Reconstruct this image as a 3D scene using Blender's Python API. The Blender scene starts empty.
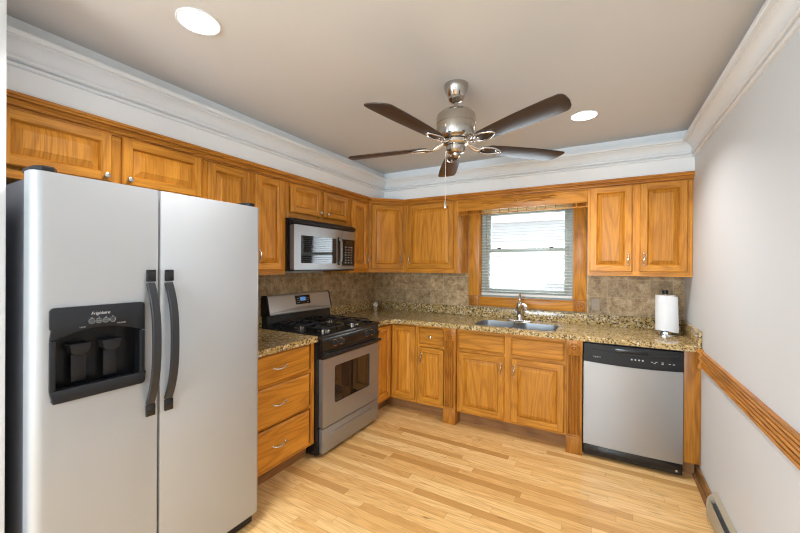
import bpy, bmesh, math, random
from mathutils import Vector, Matrix
PI = math.pi
R = math.radians
random.seed(7)
SC = bpy.context.scene
COL = SC.collection

# ------------------------------------------------------------------ camera
cam_data = bpy.data.cameras.new('camera')
cam_data.sensor_width = 36.0
cam_data.lens = 357.63 * 36.0 / 800.0
cam_data.clip_start = 0.02
cam = bpy.data.objects.new('camera', cam_data)
COL.objects.link(cam)
yaw, pitch, roll = 0.52, -0.0016, 0.006
F = Vector((-math.sin(yaw) * math.cos(pitch), math.cos(yaw) * math.cos(pitch), math.sin(pitch)))
R0 = Vector((math.cos(yaw), math.sin(yaw), 0))
U0 = R0.cross(F)
RV = R0 * math.cos(roll) + U0 * math.sin(roll)
UV = U0 * math.cos(roll) - R0 * math.sin(roll)
m = Matrix.Identity(4)
for i in range(3):
    m[i][0], m[i][1], m[i][2] = RV[i], UV[i], -F[i]
m[0][3], m[1][3], m[2][3] = 2.4875, -3.7117, 1.44
cam.matrix_world = m
SC.camera = cam

# ------------------------------------------------------------------ exposure, world, lights
SC.view_settings.view_transform = 'Standard'
SC.view_settings.look = 'None'
SC.view_settings.gamma = 1.0
SC.view_settings.exposure = 0.13
SC.cycles.filter_width = 1.2
W = bpy.data.worlds.new('world')
SC.world = W
W.use_nodes = True
bg = W.node_tree.nodes['Background']
bg.inputs['Color'].default_value = (0.86, 0.93, 1.0, 1)
bg.inputs['Strength'].default_value = 1.8


def light(name, kind, loc, energy, color=(1, 1, 1), rot=(0, 0, 0), **kw):
    d = bpy.data.lights.new(name, kind)
    d.energy = energy
    d.color = color
    for k, v in kw.items():
        setattr(d, k, v)
    o = bpy.data.objects.new(name, d)
    o.location = loc
    o.rotation_euler = rot
    COL.objects.link(o)
    return o


sun = light('sun', 'SUN', (0, -3, 8), 3.4, (1, 0.96, 0.9), (R(48), 0, R(-20)), angle=R(1))
# unseen fill lamp, added as assumed daylight from an opening behind the camera
light('added_side_fill', 'AREA', (-0.05, -5.1, 1.2), 22, (0.70, 0.87, 1.0), (0, R(-90), 0),
      shape='RECTANGLE', size=2.1, size_y=1.9)
light('added_rear_fill', 'AREA', (1.6, -6.45, 1.55), 118, (0.70, 0.87, 1.0), (R(90), 0, 0),
      shape='RECTANGLE', size=1.5, size_y=1.1)  # rear fill lamp added for an assumed window, out of view
# daylight entering by the kitchen window
light('window_daylight', 'AREA', (1.79, 0.30, 1.56), 16, (0.78, 0.91, 1.0), (R(-90), 0, 0),
      shape='RECTANGLE', size=0.85, size_y=0.8)
CAN_POWER = 11

# ------------------------------------------------------------------ materials
MATS = {}


class NT:
    def __init__(self, name):
        self.m = bpy.data.materials.new(name)
        self.m.use_nodes = True
        self.t = self.m.node_tree
        self.b = self.t.nodes['Principled BSDF']

    def n(self, kind, **kw):
        nd = self.t.nodes.new(kind)
        for k, v in kw.items():
            setattr(nd, k, v)
        return nd

    def l(self, a, b):
        self.t.links.new(a, b)

    def inp(self, sock, v):
        if isinstance(v, bpy.types.NodeSocket):
            self.l(v, sock)
        else:
            sock.default_value = v

    def math(self, op, a, b=0.0, c=0.0):
        nd = self.n('ShaderNodeMath', operation=op)
        self.inp(nd.inputs[0], a)
        self.inp(nd.inputs[1], b)
        self.inp(nd.inputs[2], c)
        return nd.outputs[0]

    def ramp(self, fac, stops, interp='LINEAR'):
        nd = self.n('ShaderNodeValToRGB')
        nd.color_ramp.interpolation = interp
        e = nd.color_ramp.elements
        while len(e) < len(stops):
            e.new(0.5)
        for el, (p, c) in zip(e, stops):
            el.position = p
            el.color = (c[0], c[1], c[2], 1)
        self.l(fac, nd.inputs[0])
        return nd.outputs[0]

    def mix(self, fac, a, b, mode='MIX'):
        nd = self.n('ShaderNodeMix', data_type='RGBA', blend_type=mode)
        self.inp(nd.inputs[0], fac)
        for i, v in ((6, a), (7, b)):
            if isinstance(v, tuple):
                v = (v[0], v[1], v[2], 1)
            self.inp(nd.inputs[i], v)
        return nd.outputs[2]

    def noise(self, vec, scale, detail=3.0, rough=0.5, dist=0.0):
        nd = self.n('ShaderNodeTexNoise')
        self.l(vec, nd.inputs['Vector'])
        nd.inputs['Scale'].default_value = scale
        nd.inputs['Detail'].default_value = detail
        nd.inputs['Roughness'].default_value = rough
        nd.inputs['Distortion'].default_value = dist
        return nd.outputs['Fac']

    def obj(self):
        return self.n('ShaderNodeTexCoord').outputs['Object']

    def mapping(self, vec, scale=(1, 1, 1), loc=(0, 0, 0)):
        nd = self.n('ShaderNodeMapping')
        self.l(vec, nd.inputs['Vector'])
        nd.inputs['Scale'].default_value = scale
        self.inp(nd.inputs['Location'], loc)
        return nd.outputs[0]

    def bump(self, h, strength, dist=0.002):
        nd = self.n('ShaderNodeBump')
        nd.inputs['Strength'].default_value = strength
        nd.inputs['Distance'].default_value = dist
        self.l(h, nd.inputs['Height'])
        self.l(nd.outputs[0], self.b.inputs['Normal'])

    def set(self, color=None, rough=None, metal=None, spec=None, coat=None):
        if color is not None:
            self.inp(self.b.inputs['Base Color'], (*color, 1) if isinstance(color, tuple) else color)
        if rough is not None:
            self.inp(self.b.inputs['Roughness'], rough)
        if metal is not None:
            self.b.inputs['Metallic'].default_value = metal
        if spec is not None:
            self.b.inputs['Specular IOR Level'].default_value = spec
        if coat is not None:
            self.b.inputs['Coat Weight'].default_value = coat
            self.b.inputs['Coat Roughness'].default_value = 0.15


def plain(name, color, rough=0.5, metal=0.0, spec=0.5, coat=None, emit=None, vary=0.0):
    t = NT(name)
    if vary:
        f = t.noise(t.obj(), 6.0, 2.0)
        dk = tuple(c * (1 - vary) for c in color)
        t.set(t.mix(f, dk, color), rough, metal, spec, coat)
    else:
        t.set(color, rough, metal, spec, coat)
    if emit:
        t.b.inputs['Emission Color'].default_value = (*emit[0], 1)
        t.b.inputs['Emission Strength'].default_value = emit[1]
    MATS[name] = t.m
    return t.m


def oak(name, axis, depth, light_c=(0.68, 0.285, 0.034), dark_c=(0.36, 0.115, 0.010), rough=0.36):
    t = NT(name)
    info = t.n('ShaderNodeObjectInfo')
    off = t.math('MULTIPLY', info.outputs['Random'], 41.0)
    cmb = t.n('ShaderNodeCombineXYZ')
    for i in range(3):
        t.l(off, cmb.inputs[i])
    base = t.mapping(t.obj(), (1, 1, 1), cmb.outputs[0])
    s = [7.0, 7.0, 7.0]
    s[axis] = 0.85
    s[depth] = 1.5
    v1 = t.mapping(base, tuple(s))
    n1 = t.noise(v1, 1.0, 1.0, 0.4, 0.15)
    rings = t.math('SINE', t.math('MULTIPLY', n1, 58.0))
    rings = t.math('MULTIPLY_ADD', rings, 0.5, 0.5)
    rings = t.math('POWER', rings, 2.6)
    s2 = [230.0, 230.0, 230.0]
    s2[axis] = 6.0
    s2[depth] = 12.0
    pores = t.noise(t.mapping(base, tuple(s2)), 1.0, 2.0, 0.6)
    s3 = [14.0, 14.0, 14.0]
    s3[axis] = 0.8
    s3[depth] = 1.5
    broad = t.noise(t.mapping(base, tuple(s3)), 1.0, 2.0)
    mid = tuple((a * 0.62 + b * 0.38) for a, b in zip(light_c, dark_c))
    c1 = t.ramp(broad, [(0.22, mid), (0.58, light_c)])
    c2 = t.mix(t.math('MULTIPLY', rings, 0.46), c1, dark_c)
    pf = t.ramp(pores, [(0.36, (1, 1, 1)), (0.52, (0, 0, 0))])
    c3 = t.mix(t.math('MULTIPLY', pf, 0.40), c2, tuple(c * 0.6 for c in dark_c))
    tone = t.math('MULTIPLY_ADD', info.outputs['Random'], 0.22, 0.88)
    hsv = t.n('ShaderNodeHueSaturation')
    t.l(c3, hsv.inputs['Color'])
    t.l(tone, hsv.inputs['Value'])
    t.set(hsv.outputs[0], rough, 0.0, 0.28, 0.06)
    t.bump(pf, -0.12, 0.0008)
    MATS[name] = t.m
    return t.m


OX, OZ = oak('oak_grain_x', 0, 1), oak('oak_grain_z', 2, 1)
OAK = [OZ, OX]
TRIMX = oak('oak_trim_x', 0, 1, (0.60, 0.245, 0.033), (0.30, 0.092, 0.010))
TRIMY = oak('oak_trim_y', 1, 0, (0.60, 0.245, 0.033), (0.30, 0.092, 0.010))
BASEW = oak('oak_baseboard', 1, 0, (0.30, 0.145, 0.048), (0.16, 0.066, 0.018), 0.45)
TRIMZ = oak('oak_trim_z', 2, 1, (0.50, 0.20, 0.028), (0.24, 0.072, 0.008))
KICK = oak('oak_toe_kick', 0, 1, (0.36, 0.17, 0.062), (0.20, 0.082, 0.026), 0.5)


def make_floor_mat():
    t = NT('oak_strip_floor')
    sep = t.n('ShaderNodeSeparateXYZ')
    t.l(t.obj(), sep.inputs[0])
    x, y = sep.outputs[0], sep.outputs[1]
    w, L = 0.0585, 0.95
    row = t.math('FLOOR', t.math('DIVIDE', y, w))
    wn = t.n('ShaderNodeTexWhiteNoise', noise_dimensions='1D')
    t.l(row, wn.inputs['W'])
    xs = t.math('DIVIDE', t.math('MULTIPLY_ADD', wn.outputs['Value'], 7.3, x), L)
    plank = t.math('FLOOR', xs)
    c = t.n('ShaderNodeCombineXYZ')
    t.l(row, c.inputs[0])
    t.l(plank, c.inputs[1])
    wn2 = t.n('ShaderNodeTexWhiteNoise', noise_dimensions='3D')
    t.l(c.outputs[0], wn2.inputs['Vector'])
    rnd = wn2.outputs['Value']
    # seams
    fy = t.math('FRACT', t.math('DIVIDE', y, w))
    fx = t.math('FRACT', xs)
    ey = t.math('MINIMUM', fy, t.math('SUBTRACT', 1.0, fy))
    ex = t.math('MINIMUM', fx, t.math('SUBTRACT', 1.0, fx))
    sy = t.math('LESS_THAN', ey, 0.020)
    sx = t.math('LESS_THAN', ex, 0.0013)
    seam = t.math('MAXIMUM', sy, sx)
    # grain
    off = t.n('ShaderNodeCombineXYZ')
    t.l(t.math('MULTIPLY', rnd, 31.0), off.inputs[0])
    t.l(t.math('MULTIPLY', rnd, 17.0), off.inputs[1])
    v = t.n('ShaderNodeVectorMath', operation='ADD')
    t.l(t.obj(), v.inputs[0])
    t.l(off.outputs[0], v.inputs[1])
    n1 = t.noise(t.mapping(v.outputs[0], (1.3, 15.0, 1)), 1.0, 1.0, 0.4, 0.2)
    rings = t.math('POWER', t.math('MULTIPLY_ADD', t.math('SINE', t.math('MULTIPLY', n1, 60.0)), 0.5, 0.5), 2.0)
    pores = t.noise(t.mapping(v.outputs[0], (7.0, 170.0, 1)), 1.0, 2.0, 0.6)
    tone = t.ramp(rnd, [(0.0, (0.50, 0.255, 0.075)), (0.16, (0.70, 0.40, 0.145)), (0.55, (0.80, 0.50, 0.20)),
                        (1.0, (0.86, 0.585, 0.27))])
    c2 = t.mix(t.math('MULTIPLY', rings, 0.48), tone, (0.55, 0.285, 0.085))
    pf = t.ramp(pores, [(0.36, (1, 1, 1)), (0.5, (0, 0, 0))])
    c3 = t.mix(t.math('MULTIPLY', pf, 0.30), c2, (0.36, 0.17, 0.055))
    c4 = t.mix(t.math('MULTIPLY', seam, 0.42), c3, (0.17, 0.075, 0.025))
    kn = t.noise(t.mapping(v.outputs[0], (6.0, 36.0, 1)), 1.0, 2.0)
    c4 = t.mix(t.ramp(kn, [(0.68, (0, 0, 0)), (0.75, (0.75, 0.75, 0.75))]), c4, (0.26, 0.12, 0.04))
    t.set(c4, 0.30, 0.0, 0.35, 0.08)
    t.bump(seam, -0.25, 0.001)
    MATS['floor'] = t.m
    return t.m


def make_granite():
    t = NT('speckled_granite')
    o = t.obj()
    n1 = t.noise(o, 55.0, 3.0, 0.6)
    c = t.ramp(n1, [(0.30, (0.20, 0.10, 0.03)), (0.44, (0.50, 0.33, 0.12)), (0.58, (0.62, 0.46, 0.21)),
                    (0.75, (0.76, 0.64, 0.42))])
    big = t.noise(o, 9.0, 2.0)
    c = t.mix(t.math('MULTIPLY', big, 0.5), c, (0.42, 0.28, 0.10), 'MIX')
    vo = t.n('ShaderNodeTexVoronoi', feature='F1')
    t.l(o, vo.inputs['Vector'])
    vo.inputs['Scale'].default_value = 88.0
    spot = t.ramp(vo.outputs['Color'], [(0.0, (1, 1, 1)), (0.36, (1, 1, 1)), (0.38, (0, 0, 0))], 'CONSTANT')
    n2 = t.noise(o, 120.0, 2.0)
    dk = t.math('MULTIPLY', spot, t.math('GREATER_THAN', n2, 0.44))
    c = t.mix(t.math('MULTIPLY', dk, 0.88), c, (0.025, 0.017, 0.012))
    vo2 = t.n('ShaderNodeTexVoronoi', feature='F1')
    t.l(t.mapping(o, (1, 1, 1), (3.1, 1.7, 0.4)), vo2.inputs['Vector'])
    vo2.inputs['Scale'].default_value = 85.0
    sp2 = t.ramp(vo2.outputs['Color'], [(0.0, (0, 0, 0)), (0.80, (0, 0, 0)), (0.82, (1, 1, 1))], 'CONSTANT')
    c = t.mix(t.math('MULTIPLY', sp2, 0.7), c, (0.82, 0.75, 0.62))
    t.set(c, 0.16, 0.0, 0.5)
    MATS['granite'] = t.m
    return t.m


def make_tile(name, ax):
    t = NT(name)
    sep = t.n('ShaderNodeSeparateXYZ')
    t.l(t.obj(), sep.inputs[0])
    u = sep.outputs[ax]
    z = sep.outputs[2]
    S = 0.158
    a = t.math('DIVIDE', t.math('ADD', u, 0.02), S)
    b = t.math('DIVIDE', t.math('SUBTRACT', z, 1.014), S)
    cm = t.n('ShaderNodeCombineXYZ')
    t.l(t.math('FLOOR', a), cm.inputs[0])
    t.l(t.math('FLOOR', b), cm.inputs[1])
    wn = t.n('ShaderNodeTexWhiteNoise', noise_dimensions='3D')
    t.l(cm.outputs[0], wn.inputs['Vector'])
    fa, fb = t.math('FRACT', a), t.math('FRACT', b)
    ea = t.math('MINIMUM', fa, t.math('SUBTRACT', 1.0, fa))
    eb = t.math('MINIMUM', fb, t.math('SUBTRACT', 1.0, fb))
    e = t.math('MINIMUM', ea, eb)
    n0 = t.noise(t.obj(), 60.0, 2.0)
    e2 = t.math('ADD', e, t.math('MULTIPLY_ADD', n0, 0.02, -0.01))
    grout = t.math('LESS_THAN', e2, 0.014)
    n1 = t.noise(t.obj(), 17.0, 5.0, 0.65, 0.4)
    c = t.ramp(n1, [(0.30, (0.22, 0.130, 0.058)), (0.47, (0.40, 0.268, 0.130)), (0.60, (0.53, 0.38, 0.205)),
                    (0.75, (0.66, 0.51, 0.32))])
    nf = t.noise(t.mapping(t.obj(), (1, 1, 1), (4, 2, 7)), 75.0, 4.0, 0.7)
    c = t.mix(t.ramp(nf, [(0.52, (0, 0, 0)), (0.66, (0.6, 0.6, 0.6))]), c, (0.17, 0.10, 0.05))
    c = t.mix(t.ramp(nf, [(0.33, (0.5, 0.5, 0.5)), (0.45, (0, 0, 0))]), c, (0.66, 0.54, 0.39))
    tone = t.math('MULTIPLY_ADD', wn.outputs['Value'], 0.42, 0.86)
    hsv = t.n('ShaderNodeHueSaturation')
    t.l(c, hsv.inputs['Color'])
    t.l(tone, hsv.inputs['Value'])
    c = t.mix(t.math('MULTIPLY', grout, 0.85), hsv.outputs[0], (0.56, 0.43, 0.27))
    t.set(c, 0.5, 0.0, 0.4)
    t.bump(t.math('MINIMUM', e2, 0.04), 0.6, 0.02)
    MATS[name] = t.m
    return t.m


def steel(name, color, rough, brush_axis=2, amt=0.06, metal=1.0):
    t = NT(name)
    s = [6.0, 6.0, 6.0]
    for i in range(3):
        if i != brush_axis:
            s[i] = 500.0
    n1 = t.noise(t.mapping(t.obj(), tuple(s)), 1.0, 2.0)
    t.set(color, t.math('MULTIPLY_ADD', n1, amt, rough - amt / 2), metal)
    MATS[name] = t.m
    return t.m


FLOOR = make_floor_mat()
GRANITE = make_granite()
TILEX, TILEY = make_tile('travertine_tile_x', 0), make_tile('travertine_tile_y', 1)
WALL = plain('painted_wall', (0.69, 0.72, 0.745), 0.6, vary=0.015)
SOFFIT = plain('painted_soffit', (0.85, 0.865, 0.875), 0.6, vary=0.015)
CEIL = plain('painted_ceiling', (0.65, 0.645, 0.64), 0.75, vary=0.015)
WHITE = plain('white_trim_paint', (0.78, 0.805, 0.825), 0.4)
FRIDGE_ST = plain('satin_silver_door', (0.425, 0.44, 0.46), 0.38, 0.35)
STEEL = steel('brushed_stainless', (0.37, 0.38, 0.39), 0.34, 1, metal=0.72)
STEEL_LIT = steel('brushed_stainless_lit', (0.58, 0.60, 0.61), 0.34, 1, metal=0.72)  # same stainless as STEEL, lightened to stand in for its brighter reflection
STEELX = steel('brushed_stainless_x', (0.37, 0.375, 0.38), 0.33, 0, metal=0.8)
NICKEL = steel('brushed_nickel', (0.50, 0.47, 0.43), 0.17, 0)
CHROME = plain('polished_chrome', (0.78, 0.78, 0.78), 0.10, 1.0)
SATIN = plain('satin_nickel_hardware', (0.66, 0.64, 0.61), 0.22, 1.0)
BLACK = plain('black_enamel', (0.012, 0.012, 0.013), 0.18)
BLACKM = plain('black_plastic', (0.014, 0.014, 0.016), 0.35, 0, 0.3)
RECESS = plain('black_recess', (0.008, 0.008, 0.009), 0.25, 0, 0.25)
IRON = plain('cast_iron', (0.016, 0.016, 0.018), 0.42)
GLASSB = plain('dark_glass', (0.012, 0.011, 0.011), 0.03, 0, 0.9)
CASE = plain('grey_steel_case', (0.15, 0.16, 0.19), 0.45)
PANEL = plain('charcoal_panel', (0.018, 0.019, 0.022), 0.38, 0, 0.2)
HANDLE = plain('charcoal_handle', (0.028, 0.029, 0.032), 0.3, 0, 0.4)
VINYL = plain('pale_grey_vinyl', (0.40, 0.43, 0.385), 0.35)
HEADR = NT('cream_translucent_strip')
_d = HEADR.n('ShaderNodeBsdfTranslucent')
_d.inputs['Color'].default_value = (0.95, 0.82, 0.58, 1)
_m = HEADR.n('ShaderNodeMixShader')
_m.inputs[0].default_value = 0.55
HEADR.set((0.95, 0.85, 0.64), 0.5)
HEADR.l(HEADR.b.outputs[0], _m.inputs[1])
HEADR.l(_d.outputs[0], _m.inputs[2])
HEADR.l(_m.outputs[0], [n for n in HEADR.t.nodes if n.type == 'OUTPUT_MATERIAL'][0].inputs[0])
HEADR = HEADR.m
BLIND = plain('ivory_blind', (0.80, 0.79, 0.74), 0.5)
BLADE = NT('dark_walnut_blade')
_n = BLADE.noise(BLADE.mapping(BLADE.obj(), (3, 60, 60)), 1.0, 3.0)
BLADE.set(BLADE.mix(_n, (0.034, 0.022, 0.017), (0.062, 0.040, 0.030)), 0.36, 0.0, 0.3)
BLADE = BLADE.m
PAPER = plain('white_paper', (0.85, 0.86, 0.88), 0.9, vary=0.02)
HEATER = plain('beige_enamel', (0.40, 0.345, 0.25), 0.45)
FIN = steel('aluminium_fins', (0.6, 0.6, 0.6), 0.4)
STONE = plain('stone_cover', (0.50, 0.40, 0.29), 0.5, vary=0.1)
CERAMIC = plain('ivory_ceramic', (0.75, 0.72, 0.66), 0.25)
TAN = plain('tan_ceramic', (0.50, 0.38, 0.24), 0.35)
INK = plain('light_print', (0.52, 0.52, 0.53), 0.5)
DIMINK = plain('grey_print', (0.35, 0.35, 0.36), 0.5)
DISPLAY = plain('blue_display', (0.01, 0.02, 0.04), 0.1, emit=((0.12, 0.35, 0.75), 0.55))
LAMP = plain('lamp_lens', (0.9, 0.9, 0.88), 0.4, emit=((1.0, 0.96, 0.90), 9.0))
SIDING = plain('white_siding', (0.80, 0.81, 0.82), 0.6)
SHUT = plain('grey_louvre', (0.42, 0.45, 0.47), 0.6)
GROUND = plain('outside_concrete', (0.55, 0.53, 0.50), 0.9, vary=0.1)
GLASS = NT('clear_glass')
for nd in list(GLASS.t.nodes):
    if nd.type == 'BSDF_PRINCIPLED':
        GLASS.t.nodes.remove(nd)
_tr = GLASS.n('ShaderNodeBsdfTransparent')
_gl = GLASS.n('ShaderNodeBsdfGlossy')
_gl.inputs['Roughness'].default_value = 0.02
_fr = GLASS.n('ShaderNodeFresnel')
_fr.inputs[0].default_value = 1.45
_mx = GLASS.n('ShaderNodeMixShader')
GLASS.l(_fr.outputs[0], _mx.inputs[0])
GLASS.l(_tr.outputs[0], _mx.inputs[1])
GLASS.l(_gl.outputs[0], _mx.inputs[2])
GLASS.l(_mx.outputs[0], [n for n in GLASS.t.nodes if n.type == 'OUTPUT_MATERIAL'][0].inputs[0])
GLASS = GLASS.m

# ------------------------------------------------------------------ mesh helpers


class MB:
    """collects shapes into one mesh"""

    def __init__(self):
        self.bm = bmesh.new()

    def _take(self, b2, mat, mtx=None):
        if mtx is not None:
            b2.transform(mtx)
        for f in b2.faces:
            f.material_index = mat
        me = bpy.data.meshes.new('t')
        b2.to_mesh(me)
        b2.free()
        self.bm.from_mesh(me)
        bpy.data.meshes.remove(me)
        return self

    def box(self, x0, x1, y0, y1, z0, z1, mat=0, bev=0.0, seg=2, mtx=None):
        b = bmesh.new()
        bmesh.ops.create_cube(b, size=1.0)
        for v in b.verts:
            v.co = Vector((x0 + (v.co.x + .5) * (x1 - x0), y0 + (v.co.y + .5) * (y1 - y0), z0 + (v.co.z + .5) * (z1 - z0)))
        if bev > 0:
            bmesh.ops.bevel(b, geom=list(b.edges), offset=bev, segments=seg, profile=0.5, affect='EDGES')
        return self._take(b, mat, mtx)

    def lathe(self, prof, c=(0, 0, 0), seg=32, mat=0, axis='Z', mtx=None):
        """prof: list of (radius, height)"""
        b = bmesh.new()
        rings = []
        for r, h in prof:
            if r < 1e-6:
                rings.append([b.verts.new((0, 0, h))])
            else:
                rings.append([b.verts.new((r * math.cos(2 * PI * i / seg), r * math.sin(2 * PI * i / seg), h)) for i in range(seg)])
        for a, d in zip(rings, rings[1:]):
            for i in range(seg):
                j = (i + 1) % seg
                if len(a) == 1 and len(d) == 1:
                    continue
                if len(a) == 1:
                    b.faces.new((a[0], d[i], d[j]))
                elif len(d) == 1:
                    b.faces.new((a[i], a[j], d[0]))
                else:
                    b.faces.new((a[i], a[j], d[j], d[i]))
        if len(rings[0]) > 1:
            b.faces.new(rings[0])
        if len(rings[-1]) > 1:
            b.faces.new(rings[-1])
        M = Matrix.Identity(4)
        if axis == 'X':
            M = Matrix.Rotation(PI / 2, 4, 'Y')
        elif axis == '-Y':
            M = Matrix.Rotation(PI / 2, 4, 'X')
        elif axis == 'Y':
            M = Matrix.Rotation(-PI / 2, 4, 'X')
        M = Matrix.Translation(c) @ M
        if mtx is not None:
            M = mtx @ M
        return self._take(b, mat, M)

    def cyl(self, r, h0, h1, c=(0, 0, 0), seg=24, mat=0, axis='Z', mtx=None):
        return self.lathe([(r, h0), (r, h1)], c, seg, mat, axis, mtx)

    def tube(self, pts, r, seg=10, mat=0, closed=False, rx=None, mtx=None):
        """rx: optional list of radii"""
        b = bmesh.new()
        P = [Vector(p) for p in pts]
        n = len(P)
        rings = []
        up = None
        for i in range(n):
            if closed:
                d = P[(i + 1) % n] - P[i - 1]
            else:
                d = P[min(i + 1, n - 1)] - P[max(i - 1, 0)]
            d.normalize()
            if up is None:
                up = Vector((0, 0, 1)) if abs(d.z) < 0.9 else Vector((0, 1, 0))
            s = d.cross(up)
            s.normalize()
            up = s.cross(d)
            rr = rx[i] if rx else r
            rings.append([b.verts.new(P[i] + (s * math.cos(2 * PI * k / seg) + up * math.sin(2 * PI * k / seg)) * rr) for k in range(seg)])
        rng = range(n) if closed else range(n - 1)
        for i in rng:
            a, d = rings[i], rings[(i + 1) % n]
            for k in range(seg):
                j = (k + 1) % seg
                b.faces.new((a[k], a[j], d[j], d[k]))
        if not closed:
            b.faces.new(rings[0])
            b.faces.new(rings[-1])
        return self._take(b, mat, mtx)

    def prism(self, poly, axis, a0, a1, mat=0, mtx=None, bev=0.0):
        """extrude a 2D outline: axis Z -> (x,y), Y -> (x,z), X -> (y,z)"""
        b = bmesh.new()

        def co(u, v, a):
            return {'Z': (u, v, a), 'Y': (u, a, v), 'X': (a, u, v)}[axis]
        lo = [b.verts.new(co(u, v, a0)) for u, v in poly]
        hi = [b.verts.new(co(u, v, a1)) for u, v in poly]
        n = len(poly)
        b.faces.new(lo)
        b.faces.new(hi)
        for i in range(n):
            j = (i + 1) % n
            b.faces.new((lo[i], lo[j], hi[j], hi[i]))
        if bev > 0:
            bmesh.ops.recalc_face_normals(b, faces=list(b.faces))
            es = [e for f in list(b.faces) if len(f.verts) == n for e in f.edges]
            bmesh.ops.bevel(b, geom=list(set(es)), offset=bev, segments=2, profile=0.5, affect='EDGES')
        return self._take(b, mat, mtx)

    def sweep(self, path, prof, mat=0, by_dir=False):
        """sweep profile (offset to the right-hand normal of the path, z) along a flat mitred path"""
        b = bmesh.new()
        P = [Vector((x, y)) for x, y in path]
        rings = []
        for i, p in enumerate(P):
            def nrm(a, c):
                d = (c - a).normalized()
                return Vector((d.y, -d.x))
            if i == 0:
                off = nrm(P[0], P[1])
            elif i == len(P) - 1:
                off = nrm(P[-2], P[-1])
            else:
                n1, n2 = nrm(P[i - 1], p), nrm(p, P[i + 1])
                h = (n1 + n2).normalized()
                off = h / h.dot(n1)
            rings.append([b.verts.new((p.x + off.x * o, p.y + off.y * o, z)) for o, z in prof])
        k = len(prof)
        segm = []
        for n_, (a, d) in enumerate(zip(rings, rings[1:])):
            dv = P[n_ + 1] - P[n_]
            for i in range(k):
                j = (i + 1) % k
                b.faces.new((a[i], a[j], d[j], d[i]))
                segm.append(1 if (by_dir and abs(dv.y) > 2 * abs(dv.x)) else mat)
        b.faces.new(rings[0])
        b.faces.new(rings[-1])
        segm += [mat, mat]
        me = bpy.data.meshes.new('t')
        for f, q in zip(b.faces, segm):
            f.material_index = q
        b.to_mesh(me)
        b.free()
        self.bm.from_mesh(me)
        bpy.data.meshes.remove(me)
        return self

    def build(self, name, mats, parent=None, loc=(0, 0, 0), rotz=0.0, smooth=30):
        bmesh.ops.recalc_face_normals(self.bm, faces=list(self.bm.faces))
        me = bpy.data.meshes.new(name)
        self.bm.to_mesh(me)
        self.bm.free()
        for mt in (mats if isinstance(mats, (list, tuple)) else [mats]):
            me.materials.append(mt)
        if smooth:
            for p in me.polygons:
                p.use_smooth = True
            me.set_sharp_from_angle(angle=R(smooth))
        o = bpy.data.objects.new(name, me)
        COL.objects.link(o)
        o.location = loc
        o.rotation_euler = (0, 0, rotz)
        if parent:
            o.parent = parent
        return o


def tag(o, label, cat, group=None):
    o['label'] = label
    o['category'] = cat
    if group:
        o['group'] = group
    return o


def thing(name, label, cat, loc=(0, 0, 0), rotz=0.0, group=None):
    o = bpy.data.objects.new(name, None)
    o.empty_display_size = 0.1
    o.location = loc
    o.rotation_euler = (0, 0, rotz)
    COL.objects.link(o)
    return tag(o, label, cat, group)


def struct(o):
    o['kind'] = 'structure'
    return o


def text(s, size, parent, mtx, mat, name='lettering', shear=0.0, align='CENTER'):
    cu = bpy.data.curves.new('txt', 'FONT')
    cu.body = s
    cu.size = size
    cu.shear = shear
    cu.align_x = align
    cu.align_y = 'CENTER'
    cu.extrude = 0.0003
    tmp = bpy.data.objects.new('txt', cu)
    COL.objects.link(tmp)
    bpy.context.view_layer.update()
    dg = bpy.context.evaluated_depsgraph_get()
    me = bpy.data.meshes.new_from_object(tmp.evaluated_get(dg))
    bpy.data.objects.remove(tmp)
    bpy.data.curves.remove(cu)
    me.transform(mtx)
    me.materials.clear()
    me.materials.append(mat)
    me.name = name
    o = bpy.data.objects.new(name, me)
    COL.objects.link(o)
    o.parent = parent
    return o


# text facing local -y
def face_y(x, y, z):
    return Matrix.Translation((x, y, z)) @ Matrix.Rotation(PI / 2, 4, 'X')


def rrect(x0, x1, y0, y1, r, n=5):
    pts = []
    for cx, cy, a0 in ((x1 - r, y0 + r, -90), (x1 - r, y1 - r, 0), (x0 + r, y1 - r, 90), (x0 + r, y0 + r, 180)):
        for i in range(n + 1):
            a = R(a0 + 90 * i / n)
            pts.append((cx + r * math.cos(a), cy + r * math.sin(a)))
    return pts


# ------------------------------------------------------------------ dimensions
XW = 3.055          # right wall
ZC = 2.4556         # ceiling
YF = -6.5           # far (dining) end, behind the camera
SOF = 0.365         # soffit depth
CT = 0.914          # worktop height
G = 0.0012          # assembly gap

# ------------------------------------------------------------------ room shell
struct(MB().box(-0.2, 3.3, YF - .2, 0.2, -0.12, 0.0).build('floor', FLOOR))
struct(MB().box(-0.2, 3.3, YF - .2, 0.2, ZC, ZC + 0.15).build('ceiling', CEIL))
struct(MB().box(-0.15, 0.0, -4.1, 0.15, 0.0, ZC).box(-.15, 0, -6.1, -4.1, 2.25, ZC).box(-.15, 0, YF, -6.1, 0, ZC).build('wall_left', WALL))
struct(MB().box(XW, XW + 0.15, YF, 0.15, 0.0, ZC).build('wall_right', WALL))
WX0, WX1, WZ0, WZ1 = 1.338, 2.236, 1.125, 2.06
w = MB()
w.box(0, WX0, 0, 0.15, 0, ZC).box(WX1, XW, 0, 0.15, 0, ZC)
w.box(WX0, WX1, 0, 0.15, 0, WZ0).box(WX0, WX1, 0, 0.15, WZ1, ZC)
struct(w.build('wall_back', WALL))
w = MB()
w.box(0, 0.85, YF - .15, YF, 0, ZC).box(2.35, XW, YF - .15, YF, 0, ZC)
w.box(0.85, 2.35, YF - .15, YF, 2.1, ZC).box(0.85, 2.35, YF - .15, YF, 0, 1.0)
struct(w.build('wall_front', WALL))
# return wall beside the refrigerator
struct(MB().box(0.0, 0.757, -3.455, -3.330, 0.0, ZC, bev=0.004).build('wall_partition', WALL))
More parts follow.
